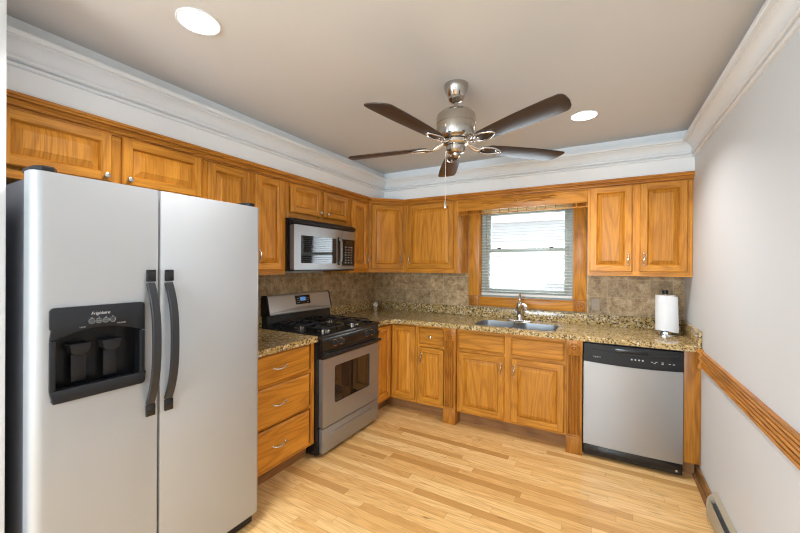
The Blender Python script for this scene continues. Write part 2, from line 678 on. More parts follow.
# soffit over the wall cabinets
w = MB()
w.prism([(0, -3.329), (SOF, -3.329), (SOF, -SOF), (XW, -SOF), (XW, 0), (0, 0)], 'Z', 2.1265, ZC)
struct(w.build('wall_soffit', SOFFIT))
# white crown moulding on soffit and right wall, a little below the ceiling
prof = [(0.0, 2.254), (0.012, 2.254), (0.017, 2.258), (0.017, 2.266), (0.012, 2.270), (0.007, 2.2705), (0.007, 2.275), (0.020, 2.2755), (0.027, 2.280), (0.027, 2.291),
        (0.020, 2.2955), (0.012, 2.296), (0.012, 2.300), (0.019, 2.312), (0.031, 2.330), (0.047, 2.344), (0.062, 2.350), (0.062, 2.3555),
        (0.080, 2.356), (0.084, 2.360), (0.084, 2.376), (0.0, 2.376)]
w = MB().sweep([(SOF, -3.329), (SOF, -SOF), (XW, -SOF), (XW, YF)], prof)
struct(w.build('trim_1', WHITE, smooth=22))

# chair rail on the right wall
prof = [(0.0, 0.779), (0.008, 0.779)]
for i in range(5):
    zc_ = 0.7885 + i * 0.0196
    prof += [(0.004, zc_ - .0094), (0.013, zc_ - .0066), (0.0165, zc_), (0.013, zc_ + .0066), (0.004, zc_ + .0094)]
prof += [(0.016, 0.880), (0.018, 0.883), (0.018, 0.889), (0.0, 0.889)]
w = MB().sweep([(XW, -0.668), (XW, YF)], prof)
w.prism([(XW - .030, .775), (XW, .775), (XW, .899), (XW - .034, .899), (XW - .038, .888), (XW - .022, .868), (XW - .030, .845), (XW - .020, .820), (XW - .030, .800)],
        'Y', -0.690, -0.655, bev=0.003)
struct(w.build('trim_2', TRIMY))
# baseboard with quarter round, up to the heater
w = MB().box(XW - .014, XW, -1.0235, -0.518, 0, 0.085, bev=0.003)
w.prism([(XW - .014, 0), (XW - .014, .018), (XW - .022, .016), (XW - .029, .010), (XW - .032, 0)], 'Y', -1.0235, -0.518)
struct(w.build('baseboard_right', BASEW))

# travertine tile fields
struct(MB().box(0.010, 1.2385, -0.008, 0.0, 0.87, 1.3685).box(1.2385, 2.3425, -0.008, 0, .87, 1.02).box(1.2118, 1.2384, -.008, 0, 1.3685, 2.10).box(2.343, 2.362, -.008, 0, 1.3685, 2.1)
       .box(2.3425, XW, -0.008, 0.0, 0.87, 1.3685).build('trim_3', TILEX))
struct(MB().box(0.0, 0.009, -2.37, -0.0085, 0.87, 1.3685).build('trim_4', TILEY))

# window: vinyl frame, sashes, panes, oak casing
win = MB()
fy0, fy1 = 0.060, 0.135
win.box(WX0, WX0 + .045, fy0, fy1, WZ0, WZ1).box(WX1 - .045, WX1, fy0, fy1, WZ0, WZ1)
win.box(WX0 + .045, WX1 - .045, fy0, fy1, WZ0, WZ0 + .045).box(WX0 + .045, WX1 - .045, fy0, fy1, WZ1 - .045, WZ1)
win = struct(win.build('window_1', VINYL))
zm = 1.607


def sash(name, z0, z1, y0, y1):
    s = MB()
    a, b = WX0 + .046, WX1 - .046
    s.box(a, a + .042, y0, y1, z0, z1, bev=.003).box(b - .042, b, y0, y1, z0, z1, bev=.003)
    s.box(a + .04, b - .04, y0, y1, z0, z0 + .036, bev=.003).box(a + .04, b - .04, y0, y1, z1 - .036, z1, bev=.003)
    o = s.build(name, VINYL, win)
    MB().box(a + .041, b - .041, (y0 + y1) / 2 - .003, (y0 + y1) / 2 + .003, z0 + .035, z1 - .035).build('pane', GLASS, o)
    return o


lower = sash('sash', WZ0 + .046, zm + .018, 0.064, 0.094)
sash('sash', zm - .018, WZ1 - .046, 0.097, 0.127)
for x in (1.52, 2.03):
    MB().box(x - .022, x + .022, 0.066, 0.088, zm + .0185, zm + .025, bev=.002).box(x - .008, x + .020, .06, .075, zm + .025, zm + .031, bev=.002).build('latch', BLACKM, lower)
# casing: fluted boards, rosette corner blocks, apron, jamb liner
cs = MB()
cs.box(1.2225, 1.338, -0.022, -0.009, 1.135, 2.10, 0, bev=.002)
cs.box(2.236, 2.342, -0.022, -0.009, 1.135, 2.10, 0, bev=.002)
cs.box(1.338, 2.236, -0.022, -0.009, 2.06, 2.10, 1, bev=.002)
cs.box(1.337, 2.234, -0.022, -0.009, 1.024, 1.115, 1, bev=.002)
cs.box(1.336, 2.238, -0.034, 0.058, 1.1155, 1.1245, 1, bev=.003)
cs.box(1.3385, 1.345, -0.008, 0.058, 1.126, 2.059, 0)
cs.box(2.229, 2.2355, -0.008, 0.058, 1.126, 2.059, 0)
cs.build('casing', OAK, win)


def rosette(mb, x, y, z, s, mat=0):
    """square block facing -y with turned bullseye; centre x,z, front plane y"""
    mb.box(x - s, x + s, y - .026, y, z - s, z + s, mat, bev=.003)
    mb.lathe([(s * .84, 0.0), (s * .82, .008), (s * .70, .010), (s * .64, .001), (s * .52, .001), (s * .47, .010), (s * .36, .011),
              (s * .28, .002), (s * .22, .003), (s * .14, .011), (0, .012)], (x, y - .0262, z), 28, mat, '-Y')


for xx in (1.282, 2.289):
    rb = MB()
    rosette(rb, xx, -0.009, 1.079, 0.0545)
    rb.build('rosette_block', TRIMZ, win)

# mini blind hanging inside the window
bl = thing('window_blind', 'ivory horizontal mini blind lowered across the kitchen window', 'blind', ((WX0 + WX1) / 2, 0.03, 1.16))
hw = (WX1 - WX0) / 2 - .012
s = MB()
z = 1.185 - 1.16
while z < 1.985 - 1.16:
    s.prism([(-.0135, -.003), (-.007, 0), (0, .001), (.007, 0), (.0135, -.003), (.0135, -.0018), (.007, .0012), (0, .0022), (-.007, .0012), (-.0135, -.0018)],
            'X', -hw, hw, mtx=Matrix.Translation((0, 0, z)) @ Matrix.Rotation(R(4), 4, 'X'))
    z += 0.0305
s.build('slats', BLIND, bl, smooth=0)
MB().box(-hw, hw, -.014, .012, 2.028 - 1.16, 2.056 - 1.16, bev=.002).build('headrail', BLIND, bl)
MB().box(-hw, hw, -.020, -.0165, 1.990 - 1.16, 2.056 - 1.16, bev=.001).build('blind_valance', HEADR, bl)
MB().box(-hw, hw, -.014, .014, -.02, .004, bev=.003).build('bottom_rail', BLIND, bl)
for x in (-hw * .62, hw * .62):
    c = MB()
    for y in (-.0142, .0142):
        c.tube([(x, y, -.0), (x, y, .83)], .0007, 5)
    c.box(x - .0005, x + .0005, -.0142, .0142, .828, .8292)
    c.build('ladder_cord', BLIND, bl)

# ------------------------------------------------------------------ cabinet pieces (local: x right, -y front, z up)


def door_mesh(wd, h, t=0.021, s=0.058):
    """frame-and-raised-panel front, back at y=0, front y=-t; returns (frame MB, panel MB)"""
    b = bmesh.new()

    def ring(i, y):
        return [b.verts.new((x, y, z)) for x, z in ((i, i), (wd - i, i), (wd - i, h - i), (i, h - i))]

    def band(a, c):
        for k in range(4):
            f = b.faces.new((a[k], a[(k + 1) % 4], c[(k + 1) % 4], c[k]))
            f.material_index = 1 if k in (0, 2) else 0
    r0, r1, r2 = ring(0, 0), ring(0, -t + .005), ring(.005, -t)
    b.faces.new(r0)
    band(r0, r1)
    band(r1, r2)
    a, e = .005, s - .008

    def quad(x0, x1, z0, z1, mi):
        f = b.faces.new([b.verts.new((x, -t, z)) for x, z in ((x0, z0), (x1, z0), (x1, z1), (x0, z1))])
        f.material_index = mi
    quad(a, e, a, h - a, 0)
    quad(wd - e, wd - a, a, h - a, 0)
    quad(e, wd - e, a, e, 1)
    quad(e, wd - e, h - e, h - a, 1)
    r3, r4 = ring(e, -t), ring(s, -t + .013)
    band(r3, r4)
    fr = MB()
    fr.bm.free()
    fr.bm = b
    b2 = bmesh.new()
    b = b2
    q = s + .0004
    p0, p1, p2, p3, p4 = ring(q, -t + .0145), ring(q + .004, -t + .0125), ring(q + .028, -t + .0015), ring(q + .030, -t - .0002), ring(q + .034, -t - .0002)
    for u, v in ((p0, p1), (p1, p2), (p2, p3), (p3, p4)):
        band(u, v)
    b.faces.new(p4)
    for f in b.faces:
        f.material_index = 0
    pn = MB()
    pn.bm.free()
    pn.bm = b2
    return fr, pn


def bow_pull(parent, x, y, z, vertical=True, L=0.085):
    """arched metal pull on the face y"""
    pts, rr = [], []
    for i in range(15):
        u = -1 + 2 * i / 14
        d = 0.022 * (1 - abs(u) ** 2.4) + 0.004
        k = u * L / 2
        wv = 0.004 * math.sin(u * PI)
        pts.append((x + wv, y - d, z + k) if vertical else (x + k, y - d, z + wv))
        rr.append(0.0036 + 0.0026 * (1 - u * u))
    mb = MB().tube(pts, 0.005, 10, rx=rr)
    for sgn in (-1, 1):
        k = sgn * L / 2
        px, pz = (x, z + k) if vertical else (x + k, z)
        mb.lathe([(.0085, 0), (.0085, .002), (.005, .006), (.0035, .009)], (px, y - .0002, pz), 14, 0, '-Y')
        mb.lathe([(.006, .0), (.0055, .006), (.0, .0085)], (px, y - .002, pz), 12, 0, '-Y')
    return mb.build('handle', SATIN, parent)


def knob(parent, x, y, z):
    return MB().lathe([(.0075, 0), (.0065, .004), (.0055, .012), (.012, .016), (.0145, .022), (.012, .028), (.005, .0305), (0, .031)],
                      (x, y - .0002, z), 20, 0, '-Y').build('knob', SATIN, parent)


def door(parent, x0, x1, z0, z1, y, hardware=None, loc=None, rotz=0.0, s=0.056):
    """hardware: (kind, side, 'low'/'high') ; front face frame plane at local y"""
    wd, h = x1 - x0, z1 - z0
    fr, pn = door_mesh(wd, h, s=s)
    L = loc if loc else (x0, y - G, z0)
    o = fr.build('door', OAK, parent, L, rotz, smooth=0)
    pn.build('door_panel', OZ, o, smooth=0)
    if hardware:
        kind, side, pos = hardware
        hx = 0.027 if side == 'left' else wd - 0.027
        if kind == 'knob':
            knob(o, hx, -0.021, 0.027 if pos == 'low' else h - .027)
        else:
            bow_pull(o, hx, -0.021, 0.10 if pos == 'low' else h - 0.10)
    return o


def drawer_front(parent, x0, x1, z0, z1, y, hw=None, name='drawer'):
    wd, h = x1 - x0, z1 - z0
    b = bmesh.new()
    t = .019

    def ring(i, yy):
        return [b.verts.new((x, yy, z)) for x, z in ((i, i), (wd - i, i), (wd - i, h - i), (i, h - i))]
    rs = [ring(0, 0), ring(0, -t + .009), ring(.006, -t + .004), ring(.012, -t), ring(.02, -t)]
    b.faces.new(rs[0])
    for a, c in zip(rs, rs[1:]):
        for k in range(4):
            b.faces.new((a[k], a[(k + 1) % 4], c[(k + 1) % 4], c[k]))
    b.faces.new(rs[-1])
    mb = MB()
    mb.bm.free()
    mb.bm = b
    o = mb.build(name, OX, parent, (x0, y - G, z0), 0, smooth=0)
    if hw == 'pull':
        bow_pull(o, wd / 2, -t, h / 2, False, 0.10)
    elif hw == 'knob':
        knob(o, wd / 2, -t, h / 2)
    return o


def carcass(parent, w, d, z0, z1, bars, y_face=None, side_overlay=None):
    """body box behind a face frame; bars: list of (x0,x1,z0,z1,grain 0=z 1=x)"""
    MB().box(0, w, -d + .019, -.002 if y_face is None else y_face, z0, z1).build('body', OZ, parent)
    ff = MB()
    for x0, x1, a, c, g in bars:
        ff.box(x0, x1, -d, -d + .0185, a, c, g)
    ff.build('face_frame', OAK, parent, smooth=0)


def frame_bars(w, z0, z1, inner, top=.035, bot=.035, side=.035):
    b = [(0, side, z0, z1, 0), (w - side, w, z0, z1, 0)]
    b.append((side, w - side, z1 - top, z1, 1))
    b.append((side, w - side, z0, z0 + bot, 1))
    for x0, x1 in inner:
        b.append((x0, x1, z0 + bot, z1 - top, 0))
    return b


UD = 0.325      # wall cabinet depth
UT = 2.104      # wall cabinet top
UB = 1.370      # wall cabinet bottom

# --- left run of wall cabinets (rotated a quarter turn: local x = +y)


def left_cab(name, label, y0, y1, z0, inner=()):
    t = thing(name, label, 'cabinet', (0.0, y0, z0), PI / 2)
    return t


Z90 = PI / 2
y0, y1 = -3.310, -2.3955
t = left_cab('wall_cabinet', 'wide short oak wall cabinet with two doors above the refrigerator', y0, y1, 1.80)
wd = y1 - y0 - G
carcass(t, wd, UD, 0, UT - 1.80, frame_bars(wd, 0, UT - 1.80, [(.433, .480)]))
door(t, 0.035, 0.434, .050, .290, -UD, ('knob', 'right', 'low'), s=.052)
door(t, 0.480, 0.893, .050, .290, -UD, ('knob', 'left', 'low'), s=.052)

y0, y1 = -2.3945, -1.7355
t = left_cab('wall_cabinet', 'tall oak wall cabinet with two doors between refrigerator and microwave', y0, y1, UB)
wd = y1 - y0 - G
carcass(t, wd, UD, 0, UT - UB, frame_bars(wd, 0, UT - UB, [(.318, .369)], bot=.04))
door(t, 0.022, 0.3185, .036, .716, -UD, ('pull', 'right', 'low'))
door(t, 0.368, 0.622, .036, .716, -UD, ('pull', 'left', 'low'))

y0, y1 = -1.7345, -0.9455
t = left_cab('wall_cabinet', 'short oak wall cabinet with two small doors directly above the microwave', y0, y1, 1.812)
wd = y1 - y0 - G
carcass(t, wd, UD, 0, UT - 1.812, frame_bars(wd, 0, UT - 1.812, [(.384, .425)]))
door(t, 0.042, 0.385, .052, .276, -UD, ('knob', 'right', 'low'), s=.052)
door(t, 0.424, 0.763, .052, .276, -UD, ('knob', 'left', 'low'), s=.052)

y0, y1 = -0.9445, -0.6105
t = left_cab('wall_cabinet', 'narrow oak wall cabinet with one door between microwave and corner cabinet', y0, y1, UB)
wd = y1 - y0 - G
carcass(t, wd, UD, 0, UT - UB, frame_bars(wd, 0, UT - UB, [], bot=.04))
door(t, 0.036, 0.300, .040, .716, -UD, ('pull', 'right', 'low'))

# diagonal corner wall cabinet
t = thing('wall_cabinet', 'diagonal corner oak wall cabinet with one door', 'cabinet', (0, 0, UB))
a, d = .6095, UD
n = .019 / math.sqrt(2)
MB().prism([(.0105, -.0105), (.0105, -a), (d - .001, -a), (d - .001 - n * .0, -a + .0), (a, -d + .001), (a, -.0105)], 'Z', 0, UT - UB).build('body', OZ, t)
dl = math.hypot(a - d, a - d)
# the face-frame and door lie on the slanted front
ang = PI / 4
ff = MB()
hh = UT - UB
for x0, x1, z0, z1, g in frame_bars(dl - .008, 0, hh, [], bot=.04):
    ff.box(x0 + .004, x1 + .004, -.006, -.0005, z0, z1, g)
ff.build('face_frame', OAK, t, (d - .001, -a, 0), ang, smooth=0)
door(t, 0, dl - .064, 0, .676, 0, ('pull', 'right', 'low'), loc=(d - .001 + .032 * .7071 + .0075 * .7071, -a + .032 * .7071 - .0075 * .7071, .040), rotz=ang)

# wall cabinet left of the window
x0, x1 = .6105, 1.2115
t = thing('wall_cabinet', 'oak wall cabinet with one wide door immediately left of the window', 'cabinet', (x0, 0, UB))
wd = x1 - x0
carcass(t, wd, UD, 0, UT - UB, frame_bars(wd, 0, UT - UB, [], bot=.04, side=.04), y_face=-.024)
door(t, .040, .562, .042, .716, -UD, ('pull', 'left', 'low'))
# right of the window
x0, x1 = 2.362, XW - .002
t = thing('wall_cabinet', 'oak wall cabinet with two tall doors right of the window above the paper towels', 'cabinet', (x0, 0, UB))
wd = x1 - x0
carcass(t, wd, UD, 0, UT - UB, frame_bars(wd, 0, UT - UB, [(.311, .364)], bot=.04), y_face=-.024)
door(t, .016, .312, .036, .726, -UD, ('pull', 'right', 'low'))
door(t, .363, .660, .036, .726, -UD, ('pull', 'left', 'low'))

# valance with gallery of small spindles
x0, x1 = 1.213, 2.3605
t = thing('window_valance', 'carved oak valance board with spindle gallery bridging above the window', 'valance', (x0, -UD, 1.94))
wd = x1 - x0
vb = MB().box(0, wd, 0, .019, 1.985 - 1.94, UT - 1.94, 0, bev=.002)
vb.build('board', OX, t)
cv = MB()
for sx in (-1, 1):
    for (u0, v0, L, a0) in ((0.02, .0, .22, 4), (.16, .010, .18, -10), (.08, -.014, .18, -6), (.26, .004, .10, 14), (.02, .016, .12, 18), (.20, -.012, .12, 8)):
        pts = []
        for i in range(11):
            s_ = i / 10
            pts.append((wd / 2 - .02 + sx * (u0 + L * s_), -.0005, .105 + v0 + math.sin(s_ * PI) * .012 * math.cos(R(a0)) + s_ * L * math.sin(R(a0)) * .5))
        cv.tube(pts, .003, 6, rx=[.0018 + .0052 * math.sin(PI * i / 10) for i in range(11)])
cv.lathe([(.016, 0), (.012, .003), (.006, .002), (0, .004)], (wd / 2 - .02, -.0002, .107), 16, 0, '-Y')
cv.build('carving', TRIMX, t)
MB().box(0, wd, .003, .016, .004, .0125, 0, bev=.002).build('gallery_rail', OX, t)
nsp = 15
for i in range(nsp):
    x = .006 + (wd - .012) * i / (nsp - 1)
    MB().lathe([(.0045, .0127), (.0045, .018), (.0028, .022), (.0045, .030), (.0028, .038), (.0045, .0415), (.0045, .0445)], (x, .0095, 0), 10).build('spindle', OZ, t)

# stained crown along the cabinet tops
prof = [(.002, 2.0905), (.012, 2.0905), (.012, 2.096), (.006, 2.098), (.006, 2.1005), (.020, 2.102), (.022, 2.108), (.034, 2.114), (.040, 2.119), (.034, 2.121),
        (.034, 2.1235), (.050, 2.125), (.052, 2.132), (.061, 2.137), (.061, 2.147), (.0415, 2.147), (.0415, 2.1255), (.028, 2.1245), (.026, 2.1055), (.002, 2.1055)]
k = .0
w = MB().sweep([(UD, -3.3275), (UD, -.6098), (.6098, -UD), (XW - .001, -UD)], prof, 0, True)
tag(w.build('cabinet_crown', [TRIMX, TRIMY], smooth=22), 'stained oak crown moulding running along the tops of the wall cabinets', 'moulding')

# ------------------------------------------------------------------ base cabinets
BD = 0.61
BT = .8735
KH = .112


def kick(parent, w, x0=0.0):
    MB().box(x0, w, -BD + .075, -BD + .09, 0.001, KH - .0005).build('toe_kick', KICK, parent)


# drawer base left of the range
y0, y1 = -2.365, -1.713
t = thing('base_cabinet', 'oak base cabinet with three stacked drawers between refrigerator and range', 'cabinet', (0.0, y0, 0), Z90)
wd = y1 - y0
bars = frame_bars(wd, KH, BT, [], top=.012, bot=.02) + [(.035, wd - .035, .655, .675, 1), (.035, wd - .035, .392, .412, 1)]
carcass(t, wd, BD, KH, BT, bars, y_face=-.0105)
for z0, z1 in ((.674, .861), (.405, .654), (.134, .386)):
    drawer_front(t, .035, wd - .063, z0, z1, -BD, 'pull')
kick(t, wd)

# corner base with two doors at a right angle
t = thing('base_cabinet', 'oak corner base cabinet with two plain doors meeting at the inside corner', 'cabinet', (0, 0, 0))
MB().prism([(.0105, -.928), (BD - .019, -.928), (BD - .019, -BD + .019), (.914, -BD + .019), (.914, -.0105), (.0105, -.0105)], 'Z', KH, BT).build('body', OZ, t)
ff = MB()
for x0, x1, z0, z1, g in ((BD, .640, KH, BT, 0), (.885, .914, KH, BT, 0), (.640, .885, BT - .02, BT, 1), (.640, .885, KH, KH + .028, 1)):
    ff.box(x0, x1, -BD, -BD + .0185, z0, z1, g)
ff.build('face_frame', OAK, t, smooth=0)
ff = MB()
for x0, x1, z0, z1, g in ((0, .02, KH, BT, 0), (.289, .318, KH, BT, 0), (.02, .289, BT - .02, BT, 1), (.02, .289, KH, KH + .028, 1)):
    ff.box(x0, x1, 0, .0185, z0, z1, g)
ff.build('face_frame', OAK, t, (BD, -.928, 0), Z90, smooth=0)
door(t, .638, .891, .145, .851, -BD, None, s=.052)
door(t, 0, .270, 0, .706, 0, ('knob', 'left', 'high'), loc=(BD + G, -.918, .145), rotz=Z90, s=.052)
MB().box(.10, BD - .075, -.928, -BD + .09, 0.001, KH - .0005).box(.10, .914, -BD + .075, -BD + .09, 0.001, KH - .0005).build('toe_kick', KICK, t)

# narrow drawer-and-door base
x0, x1 = .9155, 1.2035
t = thing('base_cabinet', 'narrow oak base cabinet with one knobbed drawer over one door left of the sink cabinet', 'cabinet', (x0, 0, 0))
wd = x1 - x0
carcass(t, wd, BD, KH, BT, frame_bars(wd, KH, BT, [], top=.02, bot=.028, side=.028) + [(.028, wd - .028, .665, .70, 1)], y_face=-.0105)
drawer_front(t, .022, wd - .012, .694, .848, -BD, 'knob')
door(t, .022, wd - .012, .142, .660, -BD, ('pull', 'left', 'high'), s=.052)
kick(t, wd)


# pilasters
def pilaster(x0, x1, label):
    t = thing('fluted_pilaster', label, 'pilaster', ((x0 + x1) / 2, -BD, 0), 0, 'fluted pilasters flanking the sink cabinet')
    hw_ = (x1 - x0) / 2
    MB().box(-hw_, hw_, -.048, .10, 0.001, .135, bev=.003).box(-hw_ + .003, hw_ - .003, -.043, .10, .1355, .146, bev=.003).build('plinth', TRIMZ, t)
    pr = [(-hw_ + .002, .10), (-hw_ + .002, -.034), (-hw_ + .006, -.038)]
    nf = 4
    fw = (2 * hw_ - .028) / nf
    for i in range(nf):
        a = -hw_ + .014 + i * fw
        pr += [(a + .002, -.038), (a + fw * .25, -.026), (a + fw * .5, -.022), (a + fw * .75, -.026), (a + fw - .002, -.038)]
    pr += [(hw_ - .006, -.038), (hw_ - .002, -.034), (hw_ - .002, .10)]
    MB().prism(pr, 'Z', .1465, .757).build('shaft', TRIMZ, t)
    mb = MB().box(-hw_, hw_, -.012, .10, .7575, BT)
    mb.box(-hw_, hw_, -.042, -.0125, .7575, BT, bev=.003)
    sr = hw_ * .78
    mb.lathe([(sr, 0.0), (sr * .97, .007), (sr * .84, .009), (sr * .74, .001), (sr * .6, .001), (sr * .54, .009), (sr * .42, .010), (sr * .32, .002),
              (sr * .24, .003), (sr * .15, .010), (0, .011)], (0, -.0422, .812), 28, 0, '-Y')
    mb.build('rosette_block', TRIMZ, t)


pilaster(1.2045, 1.3195, 'fluted oak pilaster with rosette on the left side of the sink cabinet')
pilaster(2.2315, 2.3455, 'fluted oak pilaster with rosette between sink cabinet and dishwasher')

# sink base
x0, x1 = 1.3205, 2.2305
t = thing('base_cabinet', 'wide oak sink base cabinet with two false drawer fronts over two doors below the window', 'cabinet', (x0, 0, 0))
wd = x1 - x0
MB().box(0, wd, -BD + .019, -.0105, KH, .66).build('body', OZ, t)
ff = MB()
for b in frame_bars(wd, KH, BT, [(.424, .488)], top=.045, bot=.025, side=.02) + [(.02, .424, .665, .70, 1), (.488, wd - .02, .665, .70, 1)]:
    ff.box(b[0], b[1], -BD, -BD + .0185, b[2], b[3], b[4])
ff.build('face_frame', OAK, t, smooth=0)
drawer_front(t, .018, .427, .696, .842, -BD, None, 'false_front')
drawer_front(t, .486, .894, .696, .842, -BD, None, 'false_front')
door(t, .018, .427, .132, .664, -BD, ('pull', 'right', 'high'))
door(t, .486, .894, .132, .664, -BD, ('pull', 'left', 'high'))
kick(t, wd)

# filler beside the dishwasher
t = thing('filler_panel', 'tall narrow oak filler panel between dishwasher and right wall', 'panel', (2.962, 0, 0))
wd = XW - .002 - 2.962
MB().box(0, wd, -BD - .012, -.0105, KH, BT - .0005, bev=.001).build('panel', TRIMZ, t)
kick(t, wd - .017)

# ------------------------------------------------------------------ worktops


def slab_with_hole(outer, hole, z0, z1):
    b = bmesh.new()
    es = []
    for loop in (outer, hole):
        if not loop:
            continue
        vs = [b.verts.new((x, y, z1)) for x, y in loop]
        for i in range(len(vs)):
            es.append(b.edges.new((vs[i], vs[(i + 1) % len(vs)])))
    bmesh.ops.triangle_fill(b, edges=es, use_beauty=True)
    r = bmesh.ops.extrude_face_region(b, geom=list(b.faces))
    for v in r['geom']:
        if isinstance(v, bmesh.types.BMVert):
            v.co.z = z0
    mb = MB()
    mb.bm.free()
    mb.bm = b
    return mb


FO = .650
rad = .15
arc = [(FO + rad - rad * math.sin(R(a)), -FO - rad + rad * math.cos(R(a))) for a in range(0, 91, 9)]
outer = [(.0105, -.0095), (XW - .002, -.0095), (XW - .002, -FO)] + arc + [(FO, -.929), (.0105, -.929)]
SX0, SX1, SY0, SY1 = 1.450, 2.140, -.580, -.215
hole = rrect(SX0, SX1, SY0, SY1, .06, 6)
wt = slab_with_hole(outer, hole, BT + .0005, CT)
worktop = wt.build('worktop', GRANITE, smooth=40)
tag(worktop, 'L-shaped speckled granite worktop holding the sink, running along back wall to the range', 'worktop')
bs = MB()
bs.box(.0325, XW - .023, -.0305, -.0095, CT + .0005, 1.0135, bev=.002)
bs.box(.0105, .0315, -.929, -.0095, CT + .0005, 1.0135, bev=.002)
bs.box(XW - .022, XW - .002, -FO + .004, -.0095, CT + .0005, 1.0135, bev=.003)
bs.build('upstand', GRANITE, worktop)
wt = slab_with_hole([(.0105, -2.367), (FO, -2.367), (FO, -1.7135), (.0105, -1.7135)], None, BT + .0005, CT)
wl = wt.build('worktop', GRANITE, smooth=40)
tag(wl, 'short speckled granite worktop on the drawer cabinet between refrigerator and range', 'worktop')
MB().box(.0105, .0315, -2.367, -1.7135, CT + .0005, 1.0135, bev=.002).build('upstand', GRANITE, wl)

# sink
t = thing('kitchen_sink', 'double bowl stainless steel sink set into the granite below the window', 'sink', (1.795, -.3975, CT - .21))
for xa, xb in ((SX0 + .0012, 1.783), (1.807, SX1 - .0012)):
    b = MB()
    bb = bmesh.new()
    loops = []
    for ins, z in ((0, .2085), (.001, .160), (.012, .03), (.03, .006), (.06, .0)):
        loops.append([bb.verts.new((x - 1.795, y + .3975, z)) for x, y in rrect(xa + ins, xb - ins, SY0 + .0012 + ins, SY1 - .0012 - ins, .058, 6)])
    for u, v in zip(loops, loops[1:]):
        nn = len(u)
        for i in range(nn):
            bb.faces.new((u[i], u[(i + 1) % nn], v[(i + 1) % nn], v[i]))
    bb.faces.new(loops[-1])
    b._take(bb, 0)
    cx = (xa + xb) / 2 - 1.795
    b.lathe([(.045, .001), (.043, .004), (.03, .003), (0, .003)], (cx, 0, 0), 24)
    b.build('bowl', STEELX, t, smooth=50)
MB().box(-.0118, .0118, -.150, .150, .135, .196, bev=.006).build('divider', STEELX, t)

# faucet
t = thing('faucet', 'chrome single lever kitchen faucet behind the sink', 'faucet', (1.775, -.135, CT + .0005))
mb = MB().prism(rrect(-.125, .125, -.03, .03, .03, 8), 'Z', 0, .012, bev=.004)
mb.build('base_plate', CHROME, t)
MB().lathe([(.034, .0125), (.033, .02), (.028, .03), (.026, .09), (.030, .10), (.031, .135), (.028, .155), (.018, .168), (0, .172)], (0, 0, 0), 24).build('body', CHROME, t)
pts = [(0.005, -.015, .105), (.03, -.06, .150), (.05, -.10, .165), (.068, -.135, .160), (.078, -.155, .145), (.084, -.166, .118)]
MB().tube(pts, .014, 14, rx=[.020, .019, .019, .022, .026, .025]).build('spout', CHROME, t)
MB().tube([(0, 0, .170), (-.003, .008, .195), (-.004, .03, .235), (-.004, .052, .262)], .008, 12, rx=[.016, .014, .012, .010]).lathe(
    [(.030, .155), (.030, .163), (.022, .180), (0, .188)], (0, 0, 0), 20).build('lever', CHROME, t)

# ------------------------------------------------------------------ refrigerator
FY0, FY1 = -3.290, -2.377
t = thing('refrigerator', 'silver side-by-side refrigerator with black handles and door dispenser', 'refrigerator', (0, FY0, 0), Z90)
wd = FY1 - FY0
MB().box(.004, wd - .004, -.755, -.03, .03, 1.735, bev=.006).build('case', CASE, t)
MB().box(.012, wd - .012, -.79, -.756, .012, .075, bev=.004).build('base_grille', BLACKM, t)
for x in (.06, wd - .06):
    for y in (-.70, -.08):
        MB().cyl(.02, .0005, .0295, (x, y, 0), 14).build('foot', BLACKM, t)
D0, D1 = -.764, -.834
zb, zt = .082, 1.756


def door_outline(x0, x1, rl, rr):
    """plan of a fridge door: slightly crowned front with rounded edges"""
    p = [(x0, D0), (x0, D1 + rl)]
    for i in range(1, 7):
        a = R(90 * i / 6)
        p.append((x0 + rl - rl * math.cos(a), D1 + rl - rl * math.sin(a)))
    for i in range(6):
        a = R(90 * i / 6)
        p.append((x1 - rr + rr * math.sin(a), D1 + rr - rr * math.cos(a)))
    p += [(x1, D1 + rr), (x1, D0)]
    return p


XS = .3945     # split between the doors
dx0, dx1, dz0, dz1 = .050, .330, .960, 1.281
rl = .032
m_ = MB()
left_col = [(0, D0), (0, D1 + rl)] + [(rl - rl * math.cos(R(15 * i)), D1 + rl - rl * math.sin(R(15 * i))) for i in range(1, 7)] + [(dx0, D1), (dx0, D0)]
right_col = [(dx1, D0), (dx1, D1), (XS - .008, D1), (XS - .004, D1 + .002), (XS - .002, D1 + .008), (XS - .002, D0)]
m_.prism(left_col, 'Z', zb, zt).prism(right_col, 'Z', zb, zt)
m_.box(dx0, dx1, D1, D0, zb, dz0).box(dx0, dx1, D1, D0, dz1, zt)
bmesh.ops.remove_doubles(m_.bm, verts=list(m_.bm.verts), dist=1e-5)
fd = m_.build('freezer_door', FRIDGE_ST, t, smooth=25)
fd['label'] = 'left door with ice and water dispenser'
m_ = MB().prism([(XS + .004, D0), (XS + .004, D1 + .008), (XS + .006, D1 + .002), (XS + .010, D1)] +
                door_outline(XS + .004, wd, .004, .026)[8:], 'Z', zb, zt, bev=.003)
rd = m_.build('fresh_food_door', FRIDGE_ST, t, smooth=25)
MB().box(XS - .001, XS + .003, D0 - .03, D0 + .006, zb, zt).build('door_gasket', BLACKM, t)
for xc in (.045, wd - .045):
    MB().prism([(xc - .034, -.70), (xc + .034, -.70), (xc + .032, -.79), (xc + .016, -.818), (xc - .016, -.818), (xc - .032, -.79)], 'Z', zt + .001, zt + .022, bev=.005).build('hinge_cover', BLACKM, t)
